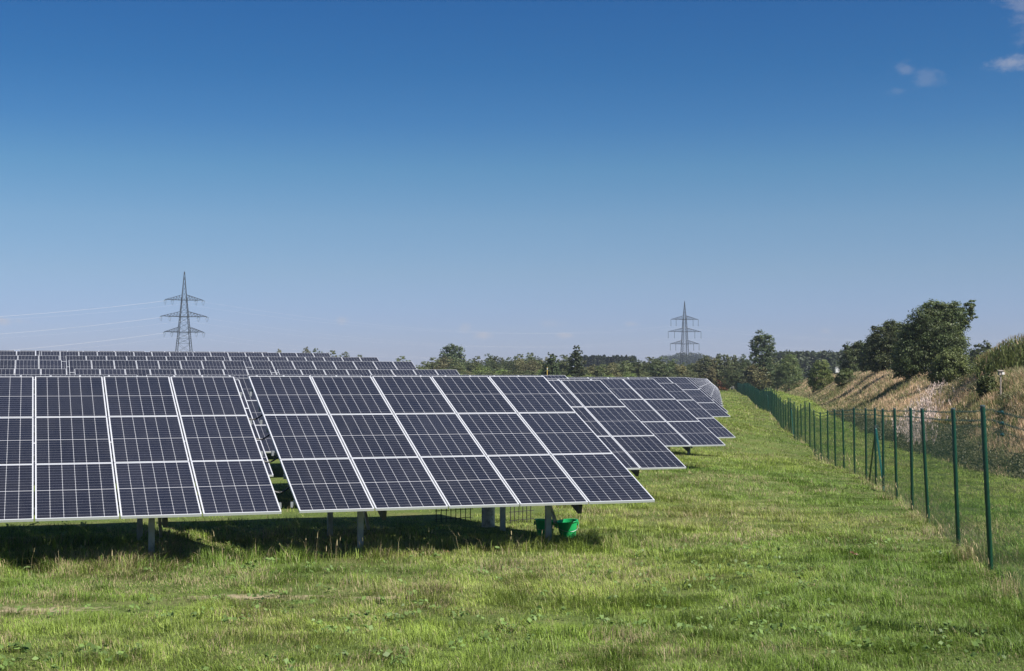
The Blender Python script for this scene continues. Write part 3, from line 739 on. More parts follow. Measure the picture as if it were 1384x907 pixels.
# ------------------------------------------------------------------ bank vegetation
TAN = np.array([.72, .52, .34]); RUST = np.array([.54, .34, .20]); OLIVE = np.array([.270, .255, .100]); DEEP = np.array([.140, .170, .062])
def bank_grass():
    Zs = np.linspace(24, 420, 600); dens = 190 * np.minimum(1, (70 / Zs)) ** 1.35 * 11.5; cdf = np.cumsum(dens); total = int(np.sum((dens[1:] + dens[:-1]) / 2 * np.diff(Zs))); cdf /= cdf[-1]
    Z = np.interp(RNG.random(total), cdf, Zs); d = 4.9 + 12.5 * RNG.random(total); X = fence_x(Z) + d + foot(Z) - 5.2
    vis = (X / Z < .45); X, Z, d = X[vis], Z[vis], d[vis]; n = len(X)
    n1 = vnoise(X, Z * .6, 3.2, 101, 3)[:, None]; n2 = vnoise(X, Z, 1.1, 102, 3)[:, None]; n3 = vnoise(X, Z * .5, 9, 103, 2)[:, None]
    dd = d[:, None]
    tan = smooth(.37, .59, n1 * .6 + n3 * .5) * (.55 + .45 * smooth(6.2, 9, dd)); tan = np.clip(tan + smooth(9.5, 11.5, dd) * .6, 0, 1)
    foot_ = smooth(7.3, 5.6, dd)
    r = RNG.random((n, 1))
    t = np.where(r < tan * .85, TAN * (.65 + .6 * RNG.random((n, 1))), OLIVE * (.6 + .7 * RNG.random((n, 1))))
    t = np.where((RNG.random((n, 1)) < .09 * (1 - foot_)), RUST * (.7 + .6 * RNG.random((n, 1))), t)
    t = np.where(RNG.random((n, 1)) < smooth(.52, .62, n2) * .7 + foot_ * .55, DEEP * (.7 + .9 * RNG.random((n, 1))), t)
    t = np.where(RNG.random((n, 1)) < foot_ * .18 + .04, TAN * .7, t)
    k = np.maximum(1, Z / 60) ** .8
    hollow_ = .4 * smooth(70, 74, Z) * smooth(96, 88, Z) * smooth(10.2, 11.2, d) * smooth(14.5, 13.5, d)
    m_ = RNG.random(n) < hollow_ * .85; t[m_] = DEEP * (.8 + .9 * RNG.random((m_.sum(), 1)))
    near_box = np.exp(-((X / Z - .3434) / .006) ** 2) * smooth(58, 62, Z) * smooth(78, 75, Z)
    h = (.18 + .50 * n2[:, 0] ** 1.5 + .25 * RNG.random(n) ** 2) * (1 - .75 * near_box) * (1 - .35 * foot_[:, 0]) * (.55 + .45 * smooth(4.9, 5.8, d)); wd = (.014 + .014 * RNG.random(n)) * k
    az = RNG.random(n) * 6.28; ln = np.clip(np.abs(RNG.normal(.35, .25, n)), .03, 1)
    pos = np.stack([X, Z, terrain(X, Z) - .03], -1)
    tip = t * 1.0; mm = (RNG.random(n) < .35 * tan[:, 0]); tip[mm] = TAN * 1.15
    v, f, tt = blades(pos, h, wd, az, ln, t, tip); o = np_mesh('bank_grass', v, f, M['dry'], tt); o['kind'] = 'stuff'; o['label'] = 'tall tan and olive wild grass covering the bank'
bank_grass()
def leafy_stuff(name, lab, X, Y, Hh, rad, nleaf, size, col, cvar=.5):
    """low leafy clumps: leaves spread through domes"""
    vs = []; ts = []
    for x, y, h, r in zip(X, Y, Hh, rad):
        n = int(nleaf * r * h * 3 + 12); u = RNG.normal(0, 1, (n, 3)); u /= np.linalg.norm(u, axis=1)[:, None]; u[:, 2] = np.abs(u[:, 2]); q_ = RNG.random((n, 1)) ** .4
        c = np.array([x, y, tz(x, y)]) + u * q_ * np.array([r, r, h]); vs.append(c); ts.append(col * (1 - cvar / 2 + cvar * RNG.random((n, 1))))
    c = np.concatenate(vs); t = np.concatenate(ts); return leaf_quads(name, c, size, t, M['leaf'], None)
def leaf_quads(name, c, size, tint, material, parent, flat=.0, outward=None):
    n = len(c); a = RNG.normal(0, 1, (n, 3))
    if outward is not None: a = a * .75 + outward
    a[:, 2] += .35; a /= np.linalg.norm(a, axis=1)[:, None]
    b = np.cross(a, RNG.normal(0, 1, (n, 3))); b /= np.linalg.norm(b, axis=1)[:, None]; e = np.cross(a, b)
    s = (size * (.6 + .8 * RNG.random(n)))[:, None]
    V = np.stack([c - b * s * .5, c + e * s * .34 + a * s * .06, c + b * s * .5, c - e * s * .34 + a * s * .06], 1).reshape(-1, 3)
    F_ = np.arange(n * 4).reshape(-1, 4); T = np.repeat(tint, 4, 0)
    return np_mesh(name, V, [F_], material, T, parent)
# brambles and nettles at the foot and in the hollows of the bank
n = 150; Z = 30 + 90 * RNG.random(n) ** 1.2; d = 5.7 + .9 * RNG.random(n); X = fence_x(Z) + d
Z2 = 60 + 45 * RNG.random(34); d2 = 6.8 + 4 * RNG.random(34); ok = vnoise(fence_x(Z2) + d2, Z2, 4, 9, 2) > .5; Z2 = Z2[ok]; d2 = d2[ok]
Z2 = np.r_[Z2, 58 + 120 * RNG.random(26) ** 1.3]; d2 = np.r_[d2, 6.6 + 4.6 * RNG.random(26)]
px2 = 692 + F * (fence_x(Z2) + d2 + foot(Z2) - 5.2) / Z2; ok = ~((px2 > 1178) & (px2 < 1276)) & ~((px2 > 1338) & (px2 < 1366)); Z2 = Z2[ok]; d2 = d2[ok]
o = leafy_stuff('bramble_undergrowth', '', np.r_[X, fence_x(Z2) + d2 + foot(Z2) - 5.2], np.r_[Z, Z2], .30 + .45 * RNG.random(n + len(Z2)), np.r_[.5 + .6 * RNG.random(n), .5 + 1.0 * RNG.random(len(Z2))], 420, .085, np.array([.145, .145, .070]), 1.1)
o['kind'] = 'stuff'; o['label'] = 'dark bramble and nettle undergrowth at the foot of the bank'
# fireweed gone to seed: pinkish white plumes
def fireweed():
    n = 900; u = RNG.random(n); xs = 1186 + 82 * u + RNG.normal(0, 9, n); Z = 62 + 30 * u + RNG.normal(0, 8.0, n)
    X = (xs - 692) / F * Z; dd = X - fence_x(Z); ok = (dd > 5.6) & (dd < 13) & (vnoise(X, Z, 1.6, 55, 2) > .41) & (Z > 52) & (Z < 112); X = X[ok]; Z = Z[ok]; n = len(X)
    pos = np.stack([X, Z, terrain(X, Z)], -1); h = .6 + .6 * RNG.random(n); az = RNG.random(n) * 6.28; ln = .1 * RNG.random(n)
    P = [blades(pos, h, np.full(n, .02), az, ln, np.array([[.17, .11, .06]]) * (.7 + .6 * RNG.random((n, 1))))]
    for k in range(8):
        q_ = pos + np.array([0, 0, 1.]) * (h * (.50 + .055 * k))[:, None] + RNG.normal(0, .035, (n, 3))
        P.append(blades(q_, .12 + .10 * RNG.random(n), .018 + .02 * RNG.random(n), RNG.random(n) * 6.28, .4 + .5 * RNG.random(n), np.array([[.86, .70, .63]]) * (.7 + .5 * RNG.random((n, 1))), twist=3))
    v, f, t = joined(P); o = np_mesh('fireweed', v, f, M['dry'], t); o['kind'] = 'stuff'; o['label'] = 'pinkish white fireweed plumes gone to seed on the bank'
fireweed()
weeds()
# maize field on top of the bank
def maize():
    X = []; Y = []
    for Z in np.arange(84, 118, .75):
        x0 = .327 * Z + max(0, (Z - 100) * .05); x1 = .44 * Z
        q_ = np.arange(x0 + random.random() * .2, x1, .19); X += list(q_ + RNG.normal(0, .04, len(q_))); Y += list(Z + RNG.normal(0, .06, len(q_)))
    X = np.array(X); Y = np.array(Y); n = len(X); pos = np.stack([X, Y, terrain(X, Y)], -1); H = (2.3 + .22 * RNG.random(n) + .4 * (vnoise(X, Y, 3, 3, 2) - .5)) * (.55 + .45 * smooth(.325, .362, X / Y)); P = []
    P.append(blades(pos, H, np.full(n, .05), RNG.random(n) * 6.28, .04 * RNG.random(n), np.array([[.09, .11, .04]]) * np.ones((n, 1))))
    for k in range(9):
        q_ = pos + np.array([0, 0, 1.]) * (H * (.12 + .085 * k))[:, None]; c = np.where(RNG.random((n, 1)) < .02 + .010 * k, TAN * .55, np.array([[.165, .195, .07]])) * (.7 + .6 * RNG.random((n, 1)))
        P.append(blades(q_, .38 + .25 * RNG.random(n), .045 + .04 * RNG.random(n), RNG.random(n) * 6.28, .8 + .35 * RNG.random(n), c, twist=1.5))
    for k in range(4):
        q_ = pos + np.array([0, 0, 1.]) * (H * .93)[:, None]
        P.append(blades(q_, .16 + .12 * RNG.random(n), np.full(n, .018), RNG.random(n) * 6.28, .2 + .6 * RNG.random(n), np.array([[.33, .245, .12]]) * (.7 + .5 * RNG.random((n, 1))), twist=3))
    v, f, t = joined(P); o = np_mesh('maize_crop', v, f, M['dry'], t); o['kind'] = 'stuff'; o['label'] = 'ripening maize crop with tan tassels on top of the bank'
maize()

# ------------------------------------------------------------------ trees and bushes
def crown(name, lobes, nclump, nleaf, size, col, parent, cvar=.55, clump_r=.22, hollow=.55, warm=.12):
    """leaf clumps spread near the surface of overlapping lobes (cx,cy,cz,rx,ry,rz)"""
    L = np.array(lobes, float); vol = (L[:, 3] * L[:, 4] * L[:, 5]) ** .72; pr = vol / vol.sum(); cs = []; ou = []; ts = []
    for i in RNG.choice(len(L), nclump, p=pr):
        u = RNG.normal(0, 1, 3); u /= np.linalg.norm(u); r = hollow + (1.06 - hollow) * RNG.random() ** .7
        c0 = L[i, :3] + u * L[i, 3:] * r; cr = clump_r * (L[i, 3:].mean()) * (.6 + .8 * RNG.random()); m = max(4, int(nleaf * (.6 + .8 * RNG.random())))
        g_ = RNG.normal(0, 1, (m, 3)) * np.array([1, 1, .62]) * cr * .55; cs.append(c0 + g_); ou.append(np.repeat(u[None] * .9, m, 0))
        base = col * np.array([1.6, 1.5, 1.35]) * (1 - cvar / 2 + cvar * RNG.random()); base = base + np.array([.03, .012, 0]) * (RNG.random() < warm)
        ts.append(base * (.75 + .5 * RNG.random((m, 1))))
    c = np.concatenate(cs); return leaf_quads(name, c, size, np.concatenate(ts), M['leaf'], parent, outward=np.concatenate(ou))
def trunk(parent, h, r, lobes, nl=7):
    m = MB(); lx = random.uniform(-.03, .03) * h
    m.tube([(0, 0, -.5), (lx * .3, 0, h * .35), (lx, lx * .4, h * .8)], [r, r * .75, r * .25], 9)
    ls = list(lobes); random.shuffle(ls)
    for q_ in ls[:nl]:
        z0 = h * random.uniform(.2, .5); m.tube([(lx * z0 / h, 0, z0), ((q_[0] + lx) * .55, q_[1] * .5, (z0 + q_[2]) * .52), (q_[0], q_[1], q_[2])], [r * .4, r * .28, r * .08], 6)
    return m.build('trunk', M['bark'], parent, True)
def rand_lobes(n, rx, rz, z0, h, seed, spread=.55):
    rg = random.Random(seed); out = []
    for i in range(n):
        t = i / max(1, n - 1); z = z0 + (h - z0) * (.18 + .68 * t); wdt = math.sin(math.pi * (.2 + .68 * t)) ** .8; a = rg.random() * 6.28; rr = rx * spread * wdt * rg.random() ** .5
        s = rg.uniform(.42, .62); out.append((rr * math.cos(a), rr * math.sin(a), z, rx * s * (.6 + .5 * wdt), rx * s * (.6 + .5 * wdt), rz * s * .8))
    return out
def tree_thing(name, x, y_top, Z, wpx, lab, cat, lobes_fn, nclump, nleaf, size, col, grp=None, **kw):
    X = (x - 692) / F * Z; gz = tz(X, Z); top = EYE + (512 - y_top) / F * Z; H = top - gz; R = wpx / F * Z / 2
    r = empty(name, (X, Z, gz)); lobes = lobes_fn(R, H); trunk(r, H * .8, max(.06, H * .022), lobes); crown('crown', lobes, int(nclump * 1.5), int(nleaf * 1.3), size * .74, np.array(col), r, **kw)
    return tag(r, lab, cat, grp)
DARKG = (.062, .086, .036); MIDG = (.078, .108, .040); LITE = (.080, .105, .040)
# bank trees
def big(R, H):
    k = R / 55
    L = [(-30, 0, .30, 26, .24), (-8, 4, .36, 30, .30), (16, -4, .34, 26, .28), (-22, 5, .56, 24, .20), (2, -3, .62, 30, .22), (20, 4, .66, 24, .2), (-16, 0, .72, 20, .16), (4, 4, .80, 24, .16), (24, -2, .80, 18, .15), (-2, 0, .89, 14, .10), (30, 2, .88, 13, .10), (45, 0, .80, 11, .10), (51, 0, .90, 9, .09), (44, 1, .68, 9, .07), (54, 0, .78, 6, .06), (38, 0, .74, 9, .08), (-40, 2, .18, 16, .16), (26, 2, .42, 22, .2)]
    return [(a * k, b * k * 1.5, c * H, e * k, e * k * .9, f * H) for a, b, c, e, f in L]
tree_thing('hedge_tree', 1262, 404, 125, 108, 'largest dark green hedge tree with a crooked bough jutting right', 'tree', big, 1150, 40, .18, DARKG, hollow=.45, cvar=.85, clump_r=.26)
def mid2(R, H): return [(-.45*R, 0, .32*H, .6*R, .6*R, .3*H), (.3*R, .2*R, .36*H, .7*R, .6*R, .33*H), (-.2*R, 0, .62*H, .62*R, .6*R, .26*H), (.4*R, 0, .66*H, .6*R, .5*R, .28*H), (.1*R, 0, .84*H, .4*R, .4*R, .15*H), (.7*R, 0, .8*H, .35*R, .35*R, .15*H), (-.55*R, 0, .78*H, .25*R, .25*R, .14*H), (0, 0, .18*H, .85*R, .7*R, .2*H)]
tree_thing('hedge_tree', 1200, 433, 160, 58, 'dark middle hedge tree touching the largest one on its left', 'tree', mid2, 620, 34, .21, DARKG, hollow=.45, cvar=.85, clump_r=.26)
tree_thing('hedge_tree', 1159, 460, 205, 46, 'lowest dark round hedge tree at the left end of the hedge', 'tree', mid2, 480, 30, .25, DARKG, hollow=.45, cvar=.85, clump_r=.26)
def bushl(R, H): return [(0, 0, .42*H, .8*R, .8*R, .42*H), (-.45*R, .1*R, .36*H, .5*R, .5*R, .36*H), (.45*R, 0, .38*H, .5*R, .5*R, .38*H), (.1*R, 0, .72*H, .55*R, .55*R, .28*H), (-.25*R, -.2*R, .6*H, .45*R, .45*R, .3*H), (.3*R, 0, .82*H, .25*R, .25*R, .2*H)]
tree_thing('hedge_bush', 1180, 452, 186, 40, 'dark green hedge bush filling the gap between the middle and lowest hedge trees', 'bush', bushl, 380, 28, .24, DARKG, hollow=.5, cvar=.85)
tree_thing('hedge_bush', 1229, 446, 146, 46, 'dark green hedge bush tucked between the middle and largest hedge trees', 'bush', bushl, 420, 30, .22, DARKG, hollow=.5, cvar=.85)
tree_thing('bush', 1286, 470, 113, 62, 'lighter green bush in front of the largest hedge tree', 'bush', bushl, 330, 28, .18, (.10, .135, .05), hollow=.6)
tree_thing('bush', 1066, 478, 300, 40, 'round dark green bush on the bank, left of two alike', 'bush', bushl, 300, 24, .26, MIDG, hollow=.6, warm=.25)
tree_thing('bush', 1109, 486, 215, 36, 'round green bush with yellow flecks on the bank beside the white box', 'bush', bushl, 300, 24, .21, (.085, .118, .038), hollow=.6, warm=.3)
tree_thing('bush', 1142, 498, 178, 30, 'small low dark shrub on the bank slope under the white box', 'bush', bushl, 200, 22, .17, MIDG, hollow=.5)
tree_thing('bush', 1334, 504, 77, 30, 'low dark bush in the hollow below the maize', 'bush', bushl, 200, 24, .13, (.075, .105, .04), hollow=.5)
tree_thing('bush', 1326, 462, 260, 44, 'bluish distant bush showing between the largest tree and the maize', 'bush', bushl, 160, 16, .5, DARKG)
# landmark trees in the far tree line
def oak(R, H): return [(-.1*R, 0, .88*H, .5*R, .45*R, .11*H), (.42*R, 0, .8*H, .46*R, .4*R, .12*H), (-.5*R, 0, .77*H, .42*R, .4*R, .11*H), (.0, .1*R, .66*H, .6*R, .5*R, .12*H), (.55*R, 0, .65*H, .4*R, .4*R, .10*H), (-.6*R, 0, .58*H, .36*R, .35*R, .10*H), (.15*R, 0, .5*H, .5*R, .45*R, .12*H), (-.4*R, 0, .36*H, .5*R, .45*R, .12*H), (.35*R, 0, .32*H, .5*R, .5*R, .14*H)]
tree_thing('oak_tree', 1031, 447, 300, 36, 'tall airy tree standing above the far tree line right of the pylon', 'tree', oak, 260, 22, .42, (.06, .088, .042), hollow=.75, clump_r=.30)
def dome(R, H): return [(-.35*R, 0, .72*H, .6*R, .5*R, .2*H), (.3*R, 0, .75*H, .65*R, .5*R, .21*H), (-.05*R, .1*R, .86*H, .5*R, .4*R, .13*H), (.0, 0, .5*H, .95*R, .8*R, .25*H), (.5*R, 0, .55*H, .45*R, .4*R, .2*H), (-.55*R, 0, .55*H, .42*R, .4*R, .2*H)]
def spruce(R, H):
    return [(random.uniform(-.1, .1) * R, 0, z * H, R * 1.05 * (1.04 - z) ** .6, R * (1.04 - z) ** .6, .10 * H) for z in np.linspace(.15, .97, 9)]
tree_thing('round_tree', 611, 465, 420, 36, 'dense dome-crowned tree rising over the far tree line', 'tree', dome, 260, 22, .55, (.06, .085, .042))
tree_thing('spruce_tree', 746, 476, 260, 34, 'dark conifer, left of the close pair before the tree line', 'tree', spruce, 260, 20, .36, (.046, .066, .032), hollow=.5)
tree_thing('spruce_tree', 779, 470, 255, 38, 'dark forked conifer, right of the close pair before the tree line', 'tree', spruce, 280, 20, .36, (.046, .066, .032), hollow=.5)
tree_thing('red_bush', 975, 507, 330, 22, 'rusty red bush at the far end of the grass aisle', 'bush', bushl, 130, 18, .38, (.17, .075, .05), warm=0)
tree_thing('bush', 1022, 488, 300, 44, 'brownish wide bush below the tall airy tree', 'bush', bushl, 200, 20, .42, (.10, .105, .05), warm=.2)
# prototypes for the rest of the tree line; each copy is a tree of its own
def proto(name, kind, col, seed, size):
    random.seed(seed); r = empty(name, (0, 0, 0))
    if kind == 'round': lob = rand_lobes(9, 4.2, 4.2, 1.2, 10, seed)
    elif kind == 'tall': lob = rand_lobes(10, 2.4, 3.0, 1.0, 11, seed, .5)
    else: lob = bushl(4.5, 7)
    t = trunk(r, 8, .2, lob); c = crown('crown', lob, 300, 24, size * .66, np.array(col), r, hollow=.55)
    return r, [(t, []), (c, [])]
PR = {'r1': proto('broadleaf_tree', 'round', (.066, .092, .04), 11, .5), 'r2': proto('broadleaf_tree', 'round', (.088, .112, .05), 12, .5), 'r3': proto('broadleaf_tree', 'round', (.13, .135, .068), 13, .5),
      't1': proto('birch_tree', 'tall', (.09, .112, .054), 14, .42), 't2': proto('birch_tree', 'tall', (.14, .14, .07), 15, .42), 'b1': proto('bush', 'bush', (.115, .165, .05), 16, .45)}
used = set()
LINE = [(375, 471, 16, 300, 'r3'), (415, 468, 18, 300, 'r3'), (429, 467, 22, 300, 'r1'), (450, 472, 22, 300, 'r2'), (468, 472, 22, 300, 'r1'), (486, 478, 16, 300, 'r2'), (545, 480, 20, 330, 'r2'),
        (571, 488, 18, 400, 'r2'), (584, 482, 24, 400, 'r2'), (599, 480, 24, 400, 'r3'), (620, 484, 26, 395, 'r2'), (634, 483, 22, 400, 'r1'), (647, 480, 18, 430, 'r2'), (661, 475, 22, 440, 'r1'), (669, 478, 16, 420, 't1'), (679, 480, 14, 420, 't1'), (690, 480, 22, 400, 'r1'), (703, 477, 24, 410, 'r2'), (716, 475, 22, 430, 'r2'), (727, 478, 20, 400, 'r1'), (722, 485, 26, 380, 'r3'),
        (652, 493, 30, 370, 'b1'), (612, 493, 26, 370, 'r2'), (760, 478, 24, 380, 'r2'), (740, 482, 24, 400, 'r3'),
        (798, 492, 30, 330, 'r3'), (815, 491, 26, 330, 'r2'), (831, 489, 28, 330, 'r3'), (846, 486, 26, 330, 'r2'), (860, 481, 26, 340, 'r1'), (876, 481, 26, 340, 'r2'), (892, 479, 32, 330, 'r1'), (909, 482, 26, 330, 'r1'), (921, 489, 22, 320, 't2'), (934, 488, 18, 330, 'r1'),
        (947, 481, 22, 330, 't1'), (956, 476, 18, 330, 't1'), (965, 479, 16, 330, 't2'), (972, 474, 20, 330, 't1'), (983, 475, 18, 330, 't1'), (992, 476, 18, 335, 't1'), (1003, 475, 20, 330, 'r1'), (1014, 482, 26, 330, 'r1'), (961, 492, 16, 325, 't2'), (1046, 482, 28, 330, 'r2'), (1067, 469, 20, 360, 'r1'), (1050, 490, 24, 310, 'r2'),
        (795, 505, 30, 240, 'b1'), (770, 506, 24, 240, 'b1'), (825, 505, 30, 250, 'b1'), (850, 503, 26, 280, 'b1'), (868, 500, 24, 300, 'r2'), (900, 497, 30, 310, 'r1'), (930, 500, 26, 310, 'r2'), (1000, 497, 26, 320, 'r1'), (985, 496, 20, 320, 'r1')]
for x_ in np.arange(566, 1010, 9.5): LINE.append((x_ + random.uniform(-3, 3), float(np.interp(x_, [566, 590, 640, 720, 790, 860, 940, 1010], [492, 486, 487, 484, 495, 487, 489, 482])) + random.uniform(-2, 4), random.uniform(20, 32), 410 + random.uniform(-30, 30), random.choice(['r1', 'r2', 'r2', 'r3'])))
for x_ in np.arange(566, 830, 12): LINE.append((x_ + random.uniform(-4, 4), 499 + random.uniform(-3, 2), random.uniform(20, 30), 345 + random.uniform(-15, 15), random.choice(['r1', 'r2', 'b1', 'r3'])))
LABT = {'r1': 'dark broadleaf tree in the far tree line behind the solar field', 'r2': 'mid green broadleaf tree in the far tree line behind the solar field', 'r3': 'pale olive broadleaf tree in the far tree line behind the solar field',
        't1': 'slender green birch in the far tree line left of the fence end', 't2': 'pale yellowish birch in the far tree line left of the fence end', 'b1': 'bright green bush at the foot of the far tree line'}
for i, (x, yt, wpx, Z, kd) in enumerate(LINE):
    src, ch = PR[kd]
    o = src if kd not in used else copy_tree(src, ch)
    used.add(kd)
    X = (x - 692) / F * Z; top = EYE + (512 - yt) / F * Z; gz = min(tz(X, Z), top - 3); H0 = {'r': 10.6, 't': 11.6, 'b': 7.2}[kd[0]]; W0 = {'r': 8.2, 't': 5.0, 'b': 8.6}[kd[0]]
    o.location = (X, Z, gz); sc = wpx * 1.3 / F * Z / W0; o.scale = (sc, sc, (top - gz) / H0); o.rotation_euler = (0, 0, random.random() * 6.28)
    tag(o, LABT[kd], 'bush' if kd == 'b1' else 'tree', {'r1': 'dark trees of the far tree line', 'r2': 'green trees of the far tree line', 'r3': 'pale trees of the far tree line', 't1': 'green birches of the far tree line', 't2': 'pale birches of the far tree line', 'b1': 'bushes along the far tree line'}[kd])
# far woods that read as one mass
def forest(name, lab, x0, x1, ytops, Z, col, dens, conifer=False):
    cs = []; ts = []; ou = []; xs = np.arange(x0, x1, dens)
    for x in xs:
        for row in range(2):
            Zr = Z + row * 14 + random.uniform(-6, 6); X = (x + random.uniform(-1, 1) * dens * .6 - 692) / F * Zr; top = EYE + (512 - (np.interp(x, *ytops) + random.uniform(-2.0, 3.0) + row * .5)) / F * Zr; H = random.uniform(12, 16); R = random.uniform(2.6, 4.2) * (.6 if conifer else 1)
            n = 170; u = RNG.normal(0, 1, (n, 3)); u /= np.linalg.norm(u, axis=1)[:, None]; z = RNG.random(n) ** .8
            if conifer: c = np.stack([u[:, 0] * R * (1 - z), u[:, 1] * R * (1 - z), z * H], -1)
            else: c = u * np.array([R, R, H * .45]) + np.array([0, 0, H * .55])
            cs.append(c + np.array([X, Zr, top - H])); ou.append(u); ts.append(np.array(col) * random.uniform(.75, 1.25) * (.8 + .4 * RNG.random((n, 1))))
    o = leaf_quads(name, np.concatenate(cs), 1.5, np.concatenate(ts), M['leaf'], None, outward=np.concatenate(ou)); o['kind'] = 'stuff'; o['label'] = lab
forest('conifer_forest', 'far dark conifer wood behind the broadleaf tree line', 780, 860, ([780, 800, 845, 860], [483, 482, 482, 484]), 720, (.046, .064, .036), 1.6, True)
forest('distant_forest', 'bluish distant wooded ridge behind the right pylon', 884, 962, ([884, 900, 925, 940, 950, 962], [487, 481, 478, 477, 479, 484]), 1500, (.055, .07, .046), 2.2)
forest('broadleaf_forest', 'far broadleaf wood behind the bank bushes', 1040, 1185, ([1040, 1070, 1110, 1140, 1185], [478, 477, 476, 475, 472]), 560, (.065, .088, .042), 3.2)

# ------------------------------------------------------------------ small things on the bank and far off
def at_ground(x, Z): X = (x - 692) / F * Z; return Vector((X, Z, tz(X, Z)))
g0 = at_ground(1352, 74); r = empty('nest_box_post', g0, .2)
hp = EYE + (512 - 506) / F * 74 - g0.z
MB().bar((0, 0, -.3), (0, 0, hp - .05), .07, .06).build('post', M['wood'], r); m = MB(); m.box((0, 0, hp + .06), (.22, .16, .2)); m.build('box', M['wood'], r)
m = MB(); m.quadbox([(-.14, -.13, hp + .16), (.14, -.13, hp + .16), (.14, .12, hp + .2), (-.14, .12, hp + .2), (-.14, -.13, hp + .185), (.14, -.13, hp + .185), (.14, .12, hp + .225), (-.14, .12, hp + .225)]); m.build('roof', M['wood'], r)
m = MB(); m.box((.10, -.095, hp + .05), (.13, .03, .12)); m.build('front_panel', M['white'], r)
tag(r, 'weathered wooden post carrying a small pale box below the maize', 'post')
g0 = at_ground(1131.5, 232); zb = EYE + (512 - 503.5) / F * 232 - g0.z; zt = EYE + (512 - 496.5) / F * 232 - g0.z; r = empty('white_box_post', g0, 0)
MB().bar((0, 0, -.3), (0, 0, zb), .1).build('post', M['wood'], r); m = MB(); m.box((0, 0, (zb + zt) / 2), (.6, .4, zt - zb)); m.build('box', M['white'], r); m = MB(); m.box((0, -.01, zt + .03), (.7, .5, .06)); m.build('lid', M['white'], r)
tag(r, 'small white box on a post on the bank between two bushes', 'box')
g0 = at_ground(739.5, 235); r = empty('marker_post', g0, 0); hh = EYE + (512 - 496) / F * 235 - g0.z
MB().tube([(0, 0, -.2), (0, 0, hh * .93), (0, 0, hh)], [.075, .075, .05], 10).build('pole', M['yellow'], r, True); MB().tube([(0, 0, hh * .9), (0, 0, hh * .95)], .085, 10).build('collar', M['white'], r, True)
tag(r, 'thin yellow marker post standing before the dark conifers', 'post')
# a white trailer at the end of the aisle
g0 = at_ground(984.5, 360); r = empty('trailer', g0, .2); MB().quadbox([(-1.2, -.8, .5), (1.2, -.8, .5), (1.2, .8, .5), (-1.2, .8, .5), (-1.0, -.75, 1.15), (1.0, -.75, 1.15), (1.0, .75, 1.15), (-1.0, .75, 1.15)]).build('body', M['white'], r)
for sx in (-.6, .6): MB().tube([(sx, -.85, .3), (sx, -.65, .3)], .3, 14).build('wheel', M['cable'], r)
MB().bar((1.2, 0, .55), (2.2, 0, .45), .08).build('drawbar', M['steel'], r); tag(r, 'small white trailer parked at the far end of the aisle', 'trailer')

# ------------------------------------------------------------------ pylons and power lines
def pylon(loc, rz, H, arms, mast_w, lab, tension):
    """arms: (height, half span); lattice body with four legs"""
    r = empty('pylon', loc, rz); m = MB()
    def hw(z):
        zs = [0, H * .45, arms[0][0], H]; ws = [mast_w * .5, mast_w * .27, 1.15, .12] if tension else [mast_w * .5, mast_w * .3, .95, .05]; return float(np.interp(z, zs, ws))
    lv = list(np.linspace(0, H * .34, 5)) + list(np.linspace(H * .34, arms[0][0] + 1.5, 10))[1:] + list(np.linspace(arms[0][0] + 1.5, H, 6))[1:]
    for z0, z1 in zip(lv[:-1], lv[1:]):
        a, b = hw(z0), hw(z1); c0 = [(-a, -a, z0), (a, -a, z0), (a, a, z0), (-a, a, z0)]; c1 = [(-b, -b, z1), (b, -b, z1), (b, b, z1), (-b, b, z1)]
        for k in range(4):
            j = (k + 1) % 4; m.bar(c0[k], c1[k], .27 if z0 < arms[0][0] else .15); m.bar(c0[k], c1[j], .08); m.bar(c0[j], c1[k], .08); m.bar(c1[k], c1[j], .06)
    m.build('mast', M['pylon'], r)
    for (z, s) in arms:
        m = MB(); w0 = hw(z)
        for yy in (-1, 1): m.bar((-w0 - .4, yy * w0, z), (w0 + .4, yy * w0, z), .2)
        for sg in (-1, 1):
            for yy in (-1, 1):
                tip = (sg * s, 0, z + .15); lo = (sg * w0, yy * w0, z); hi = (sg * w0 * .9, yy * w0 * .9, z + 2.4); m.bar(lo, tip, .2); m.bar(hi, tip, .15); prev = lo
                for k in range(1, 6):
                    t = k / 6; pl = Vector(lo).lerp(Vector(tip), t); ph = Vector(hi).lerp(Vector(tip), t); m.bar(pl, ph, .1); m.bar(prev, ph, .1); prev = pl
                    if yy > 0: q_ = Vector((lo[0], -lo[1], lo[2])).lerp(Vector(tip), t); m.bar(pl, q_, .1)
            m.box((sg * s * .55, 0, z + .05), (s * .25, .5, .22))
        m.build('crossarm', M['pylon'], r)
        for sg in (-1, 1):
            for fr in (1.0, .62):
                m = MB(); x0 = sg * s * fr
                if tension:
                    for yy in (-1, 1): m.tube([(x0, yy * .3, z), (x0, yy * 3.6, z - .5)], .11, 6)
                    pts = [(x0, -3.6 + 7.2 * t, z - .5 - 1.7 * math.sin(math.pi * t)) for t in np.linspace(0, 1, 9)]; m.tube(pts, .06, 5)
                else:
                    m.tube([(x0, 0, z + .1), (x0, 0, z - 3.6)], .13, 6); m.tube([(x0, 0, z - 3.6), (x0, 0, z - 4.0)], .2, 6)
                m.build('insulator', M['insul'], r)
    return tag(r, lab, 'pylon', 'electricity pylons')
ZL, ZR = 650., 880.
pl = at(248.5, 367, ZL); HL = 50; bl = pl.z - HL
pr_ = at(925.5, 407, ZR); HR = 50; br = pr_.z - HR
hy = lambda y, Z, b: EYE + (512 - y) / F * Z - b
armsL = [(hy(405.6, ZL, bl), 8.6), (hy(428, ZL, bl), 10.4), (hy(449, ZL, bl), 8.9)]
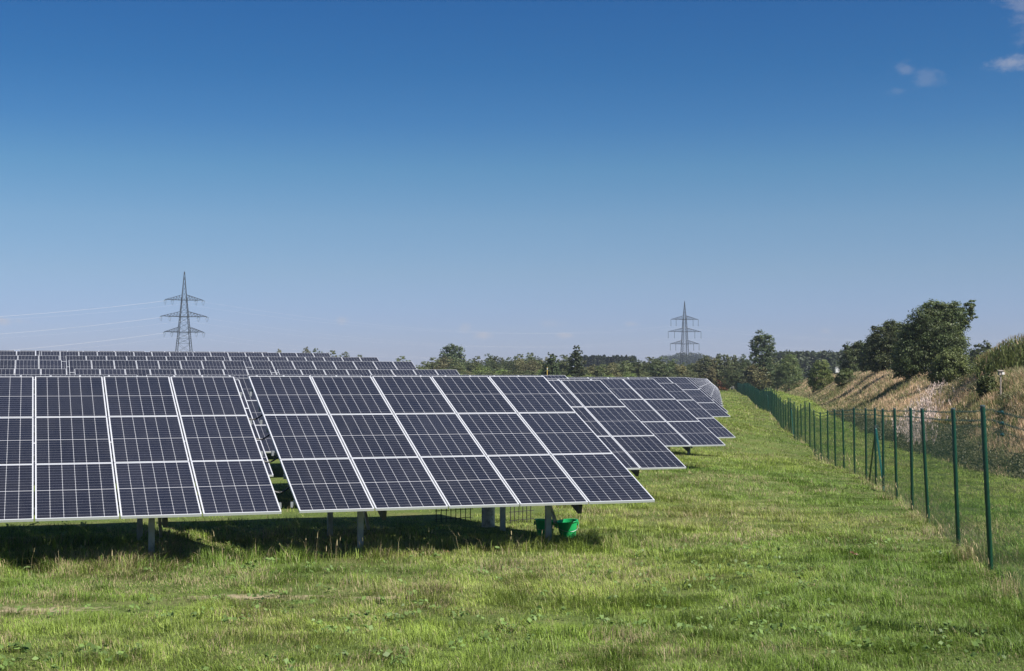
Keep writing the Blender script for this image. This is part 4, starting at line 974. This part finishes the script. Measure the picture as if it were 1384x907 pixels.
armsR = [(hy(432, ZR, br), 8.9), (hy(448.5, ZR, br), 10.7), (hy(465, ZR, br), 9.4)]
pylon((pl.x, ZL, bl), .38, HL, armsL, 9.0, 'left lattice pylon rising behind the solar rows', True)
pylon((pr_.x, ZR, br), .22, HR, armsR, 5.6, 'right lattice pylon standing behind the far tree line', False)
def wire(A, B, sag, r, lab, grp, t1=1.0):
    r *= .8
    A = Vector(A); B = Vector(B); pts = []
    for t in np.linspace(0, t1, 40):
        P = A.lerp(B, t); P.z -= 4 * sag * t * (1 - t); pts.append(P)
    o = MB().tube(pts, r, 5).build('power_line', M['conductor'], None, True); tag(o, lab, 'power line', grp)
def tipw(base, rz, z, x, y=0): return (base[0] + x * math.cos(rz) - y * math.sin(rz), base[1] + x * math.sin(rz) + y * math.cos(rz), base[2] + z)
BL = (pl.x, ZL, bl); BR = (pr_.x, ZR, br); NAMES = ['top', 'middle', 'lowest']
for i in range(3):
    zl, sl_ = armsL[i]; zr, sr = armsR[i]
    for sg in (-1, 1):
        side = 'left' if sg < 0 else 'right'
        a = tipw(BL, .38, zl - .5, sg * sl_, -1); wire(a, (a[0] - 300, a[1] - 220, a[2] - 1), 14, .045 if sg < 0 else .016, f'power line running off left from the {side} tip of the left pylon\'s {NAMES[i]} arm', 'power lines left of the left pylon')
        a = tipw(BL, .38, zl - .5, sg * sl_, 1); b = tipw(BR, .22, zr - 4, sg * sr); wire(a, b, 9, .016, f'power line between both pylons, from the {side} tip of the {NAMES[i]} arm', 'power lines between the pylons')
        a = tipw(BR, .22, zr - 4, sg * sr); wire(a, (a[0] + 330, a[1] + 120, a[2] + 3), 10, .015, f'power line running off right from the {side} tip of the right pylon\'s {NAMES[i]} arm', 'power lines right of the right pylon')

# ------------------------------------------------------------------ thin blue air over the whole site
hm = bpy.data.materials.new('haze_air'); hm.use_nodes = True; t = hm.node_tree; t.nodes.clear()
ov_ = t.nodes.new('ShaderNodeOutputMaterial'); pv = t.nodes.new('ShaderNodeVolumePrincipled')
pv.inputs['Color'].default_value = (.78, .86, 1.0, 1); pv.inputs['Density'].default_value = HAZE; pv.inputs['Anisotropy'].default_value = .2
t.links.new(pv.outputs[0], ov_.inputs['Volume'])
hz = MB().quadbox([(-1510, -70, -4), (1510, -70, -4), (1510, 2610, -4), (-1510, 2610, -4), (-1510, -70, 60), (1510, -70, 60), (1510, 2610, 60), (-1510, 2610, 60)]).build('haze', hm)
hz['kind'] = 'stuff'; hz['label'] = 'thin bluish summer haze over the whole field'
